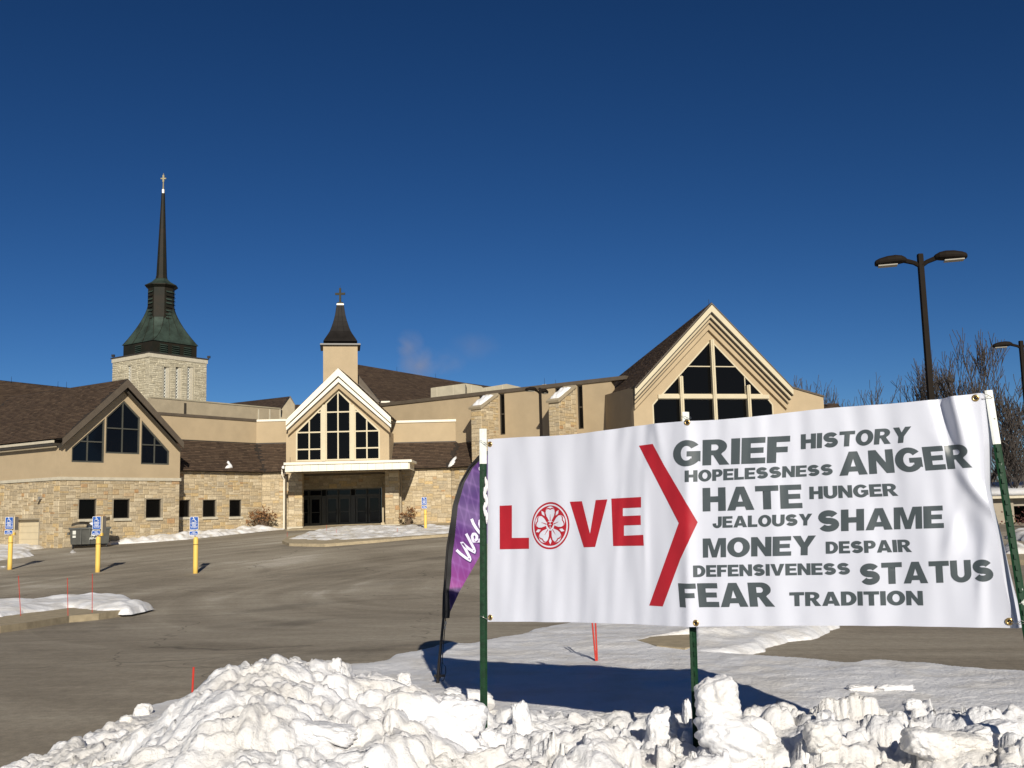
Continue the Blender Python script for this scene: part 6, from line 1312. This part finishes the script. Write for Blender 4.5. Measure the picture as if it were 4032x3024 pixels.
# ============================================================ METAL T-POSTS
def tpost(top,bot,label,tipm,shm,tiplen,face=(0,-1),w=.021,Yt=None,Yb=None,snow=0):
    a=P(*top,Yt); c=P(*bot,Yb or Yt); d=(c-a).normalized(); c=c+d*.35; o=thing('metal_post',label,'post',(c.x,c.y,c.z),None)
    f=Vector((*face,0)).normalized(); f=(f-d*f.dot(d)).normalized(); s_=d.cross(f); 
    prof=[(-w,0),(-w,.004),(-.004,.006),(-.003,.034),(.003,.034),(.004,.006),(w,.004),(w,0),(.009,-.004),(-.009,-.004)]
    def seg(p,q): return [[x+s_*i-f*j for i,j in prof] for x in (p,q)]
    m_=a+d*tiplen
    b=MB(); b.loft(seg(a,m_)); b.build('painted_tip',M[tipm],o)
    b=MB(); b.loft(seg(m_,c)); k=0; L=(c-m_).length
    b.build('shaft',M[shm],o); b=MB(); z=tiplen+.03
    while z<(c-a).length-.05:
        q=a+d*z+f*.004; (b).box(q+f*.003,s_*.006,f*.005,d*.012); z+=.055
    b.build('studs',M[tipm if False else shm],o)['kind']='stuff'
    return o
P1=tpost((1902,1688),(1905,2850),'left green T-post with white painted top at the left end of the banner','wpaint','green',.235,(.15,-1),.024,6.72)
P2=tpost((2700,1622),(2742,2880),'middle green T-post behind the banner, its white tip just above the top edge','whitechip','green',.12,(.3,-1),.022,6.02,5.95)
P3=tpost((3892,1537),(4058,2580),'right leaning T-post with chipped white top and snow-flecked green shaft','whitechip','greenchip',.29,(-.3,-1),.019,5.26,5.05)
def tie(p,q,r=.0016):
    b=MB(); m_=p.lerp(q,.5)-Vector((0,0,.012)); b.tube([p,m_,q],r,5); b.build('wire_tie',M['wire'],ban)
def loop(post_px,Yd,w=.03):
    c=P(*post_px,Yd); b=MB(); b.tube([c+Vector((w*math.cos(a),w*.9*math.sin(a)-.0,.01*math.sin(a*2))) for a in [2*math.pi*k/14 for k in range(15)]],.0016,5); b.build('wire_tie',M['wire'],ban); return c
for g_,px_,Yd in (('a',(1904,1741),6.72),('b',(1906,2430),6.72),('c',(2701,1645),6.02),('e',(3884,1560),5.26),('f',(4030,2450),5.08)): c=loop(px_,Yd); tie(gr[g_],c+Vector((.0,-.03,0)))
# snow frozen on the left post
b=MB(); r_=random.Random(3)
for k in range(16):
    tt_=k/15; c=P(1912+6*math.sin(k),1895+tt_*150,6.70); b.loft([[c+Vector((.0065*q*math.cos(a),.006*q*math.sin(a),z)) for a in [2*math.pi*i/6 for i in range(6)]] for q,z in ((.4,-.03),(1,-.01),(1.1,.01),(.4,.03))])
tag(b.build('post_snow',M['snow'],None,True),'strip of frozen snow clinging to the right side of the left post','snow')
# ============================================================ FEATHER FLAG
YFl=9.25; ff=P(1728,2676,YFl); ff.z=snowz(ff.x,YFl)
fl=thing('feather_flag','purple feather flag with black sleeve lettered Welcome in white script, half hidden by the banner','flag',ff)
def fp(x,y,dy=0): q=P(*RF(x,y),YFl+dy); return q
out=[(370,1092),(362,960),(375,860),(378,760),(395,640),(405,560),(420,400),(462,250),(516,150),(566,100),(630,60),(700,70),(755,130),(770,220),(758,330),(725,430),(680,530),(625,622),(570,715),(500,838),(430,960)]
slv=[(317,1130),(322,960),(331,860),(340,760),(352,660),(366,560),(385,400),(430,250),(490,140),(560,66),(640,30),(712,44),(768,100),(792,200),(780,210),(755,130),(700,70),(630,60),(566,100),(516,150),(462,250),(420,400),(405,560),(395,640),(378,760),(375,860),(362,960),(370,1092),(366,1130)]
def fsm(L): return L
def ripple(p): k=.018*math.sin(p.x*9+p.z*6)+.01*math.sin(p.z*17+p.x*4); return Vector((p.x,p.y+k,p.z))
def sheet(name,L,m,off,parent,cut=.06):
    bm=bmesh.new(); pts=[Vector((q.x,0,q.z)) for q in (fp(*a) for a in L)]; vs=[bm.verts.new(p) for p in pts]
    for t_ in tessellate_polygon([[Vector((p.x,p.z,0)) for p in pts]]): 
        try: bm.faces.new([vs[i] for i in t_])
        except ValueError: pass
    for ax_i,no in ((0,(1,0,0)),(2,(0,0,1))):
        lo_=min(v.co[ax_i] for v in bm.verts); hi_=max(v.co[ax_i] for v in bm.verts); k=lo_+cut
        while k<hi_: co=[0,0,0]; co[ax_i]=k; bmesh.ops.bisect_plane(bm,geom=bm.verts[:]+bm.edges[:]+bm.faces[:],plane_co=co,plane_no=no,dist=1e-6); k+=cut
    for v in bm.verts: q=ripple(Vector((v.co.x,YFl,v.co.z))); v.co=Vector((q.x,q.y-off,q.z))-ff
    me=bpy.data.meshes.new(name); bm.to_mesh(me); bm.free(); me.materials.append(m); o=bpy.data.objects.new(name,me); C.objects.link(o); o.parent=parent; me.polygons.foreach_set('use_smooth',[True]*len(me.polygons)); return o
cl_=sheet('fabric',out,M['flag'],0,fl); sheet('black_sleeve',slv,M['flagblack'],.004,fl)
def script(L,hw,off,m,dx=0,dy=0):
    return sheet('script_letter',[(p[0]+dx,p[1]+dy) for p in stroke(L,hw)],m,off,cl_,.2)
SC=[[(407,690),(440,722),(470,748),(503,765)],[(503,765),(492,720),(470,665),(440,640) ],[(500,768),(492,720),(478,672)],[(474,668),(505,690),(538,700)],[(540,705),(530,650),(512,600),(490,582)]]
RW=lambda x,y:((1740+x*.22917-1550)/.60307,(1880+y*.22917-1750)/.60307)
lets=[[RW(*q) for q in L] for L in ([(250,1245),(320,1310),(410,1378),(490,1425),(478,1370),(410,1240),(335,1105),(395,1165),(470,1228),(568,1285),(550,1215),(490,1100),(420,965)],
 [(560,1085),(598,1062),(604,1010),(575,970),(540,970),(522,1010),(532,1070),(560,1122),(605,1142),(648,1105),(655,1050)],[(512,712),(545,795),(590,870),(640,935),(690,985)],[(690,715),(655,745),(650,800),(668,860),(700,900)])]
for L in lets:
    k=[]; 
    for a,c in zip(L,L[1:]): k+=[(a[0]+(c[0]-a[0])*i/4,a[1]+(c[1]-a[1])*i/4) for i in range(4)]
    k.append(L[-1]); script(k,lambda q:11.0,.008,M['flagd'],3,4); script(k,lambda q:9.0,.012,M['flagw'])
b=MB(); ring=[(640+13*math.cos(a)-70,158+15*math.sin(a)) for a in [2*math.pi*i/20 for i in range(21)]]; script(ring,2.2,.01,M['flagw'])
b=MB(); pb_=ff-Vector((0,0,.3)); b.tube([pb_,fp(288,1545),fp(300,1400),fp(326,1130),fp(330,960),fp(352,660),fp(395,400),fp(440,250),fp(500,145),fp(566,82),fp(640,44),fp(712,56),fp(768,105),fp(790,200)],[.016,.016,.014,.012,.011,.010,.009,.008,.007,.006,.005,.004,.004,.003],8); b.build('pole',M['black'],fl,True)
b=MB(); b.tube([fp(338,1128),fp(340,1160),fp(334,1200),fp(330,1250),fp(318,1400),fp(310,1500)],.004,5); b.tube([fp(318,1425),fp(338,1450),fp(340,1490),fp(326,1540),fp(312,1545)],.004,5); b.build('cord',M['flagblack'],fl)
b=MB(); b.tube([fp(338,1155),fp(338,1175)],.012,8); b.tube([fp(334,1185),fp(334,1205)],.009,8); b.build('swivel',M['galv'],fl)
b=MB(); b.tube([fp(345,1095),fp(343,1132)],.03,10); b.build('sleeve_end',M['flagblack'],fl)
b=MB(); b.tube([fp(292,1500),fp(290,1525)],.024,8); b.box(fp(300,1510),Vector((.05,0,0)),Vector((0,.01,0)),Vector((0,0,.01))); b.build('ground_collar',M['black'],fl)
# ============================================================ SNOW CHUNKS
def chunk(px,py,Yd,w,h,dp,seed,label,sq=3.2,tilt=0):
    r_=random.Random(seed); Y0=Yd; Yd=Yd-.45 if seed!=7 else 6.95
    if seed==1: Yd=5.62
    c=P(px,py,Yd)
    while Yd<Y0+1.6 and seed!=1:                      # seat the clod in the snow along the sight line
        c=P(px,py,Yd)
        if c.z<=snowz(c.x,c.y)+.30*h: break
        Yd+=.03
    k_=Yd/Y0*.92; w*=k_; h*=k_; dp*=k_
    bm=bmesh.new(); bmesh.ops.create_icosphere(bm,subdivisions=5,radius=1)
    co=np.array([v.co[:] for v in bm.verts]); e=(np.abs(co)**sq).sum(1)**(1/sq); co=co/e[:,None]
    n_=fbm(co[:,0]*1.6+seed,co[:,1]*1.6+co[:,2]*1.3,4,seed)*.42+fbm(co[:,0]*4+seed*3,co[:,2]*4+co[:,1]*3,5,seed+5)*.30; co=co*(1+n_)[:,None]
    ct,st=math.cos(tilt),math.sin(tilt); x=co[:,0]*w; y=co[:,1]*dp; z=co[:,2]*h; x,z=x*ct-z*st,x*st+z*ct
    for i,v in enumerate(bm.verts): v.co=(x[i],y[i],z[i])
    me=bpy.data.meshes.new('snow_chunk'); bm.to_mesh(me); bm.free(); me.materials.append(M['snow']); me.polygons.foreach_set('use_smooth',[True]*len(me.polygons)); o=bpy.data.objects.new('snow_chunk',me); C.objects.link(o); o.location=c; tag(o,label,'snow chunk'); return o
chunk(*RS5(895,330),5.55,.125,.115,.11,1,'big rounded snow block standing right of the middle post',3.5,.1)
chunk(*RS5(960,500),5.35,.19,.12,.16,2,'broad smooth snow lump below the big block at the middle post',2.5,-.3)
chunk(*RS5(768,410),5.6,.022,.10,.05,3,'thin upright snow slab just left of the middle post',4)
chunk(*RS5(660,450),5.6,.085,.10,.08,4,'tall rough snow block left of the thin upright slab',3.2,.15)
chunk(*RS5(60,430),5.75,.055,.12,.06,5,'upright slanted snow slab right of the left post base',4,.18)
chunk(*RS4(1900,410),6.0,.15,.10,.1,6,'wedge of snow left of the left post base',3.5,-.2)
chunk(*RS4(1925,335),6.2,.16,.06,.08,7,'flat snow slab behind the left post base',4.2,-.12)
chunk(*RS4(2010,500),5.7,.06,.05,.06,8,'small dirty snow lump in front of the left post base',2.6)
chunk(*RS5(1800,520),5.0,.115,.07,.10,9,'angular snow slab at right with a dark shaded side',4.4,-.18)
chunk(*RS5(1960,525),4.95,.11,.05,.09,10,'flat snow slab leaning against the angular slab at right',4.4,-.1)
chunk(*RS5(1345,490),5.1,.09,.075,.08,11,'cube-like snow chunk in the rubble between the middle post and the slabs',3.8,.1)
chunk(*RS5(2070,475),5.05,.13,.05,.09,12,'long snow slab near the right picture edge',4.2,.18)
chunk(*RS5(1735,355),5.9,.055,.035,.04,13,'small white snow clod lying on the flat snow strip at right',3)
chunk(*RS5(1510,287),7.2,.10,.03,.06,14,'flat snow crust piece on the strip, left of two',3.5)
chunk(*RS5(1665,282),7.3,.14,.028,.06,15,'flat snow crust piece on the strip, right of two',3.5)
chunk(*RS4(515,392),6.6,.06,.06,.05,16,'round snow clod perched on the left slope of the bank',2.6)
chunk(*RS4(440,425),6.5,.04,.03,.04,17,'smaller snow clod below the round one on the left slope',2.6)
chunk(*RS4(1355,188),6.7,.035,.05,.04,19,'little upright snow clod right of the bank peak',3)
chunk(*RS4(1330,480),5.25,.15,.045,.12,20,'smooth sharp edged snow plate in the face of the bank',2.8,-.2)
chunk(*RS4(1650,250),6.6,.05,.045,.05,21,'knobbly snow clod on the right shoulder of the bank',2.8)
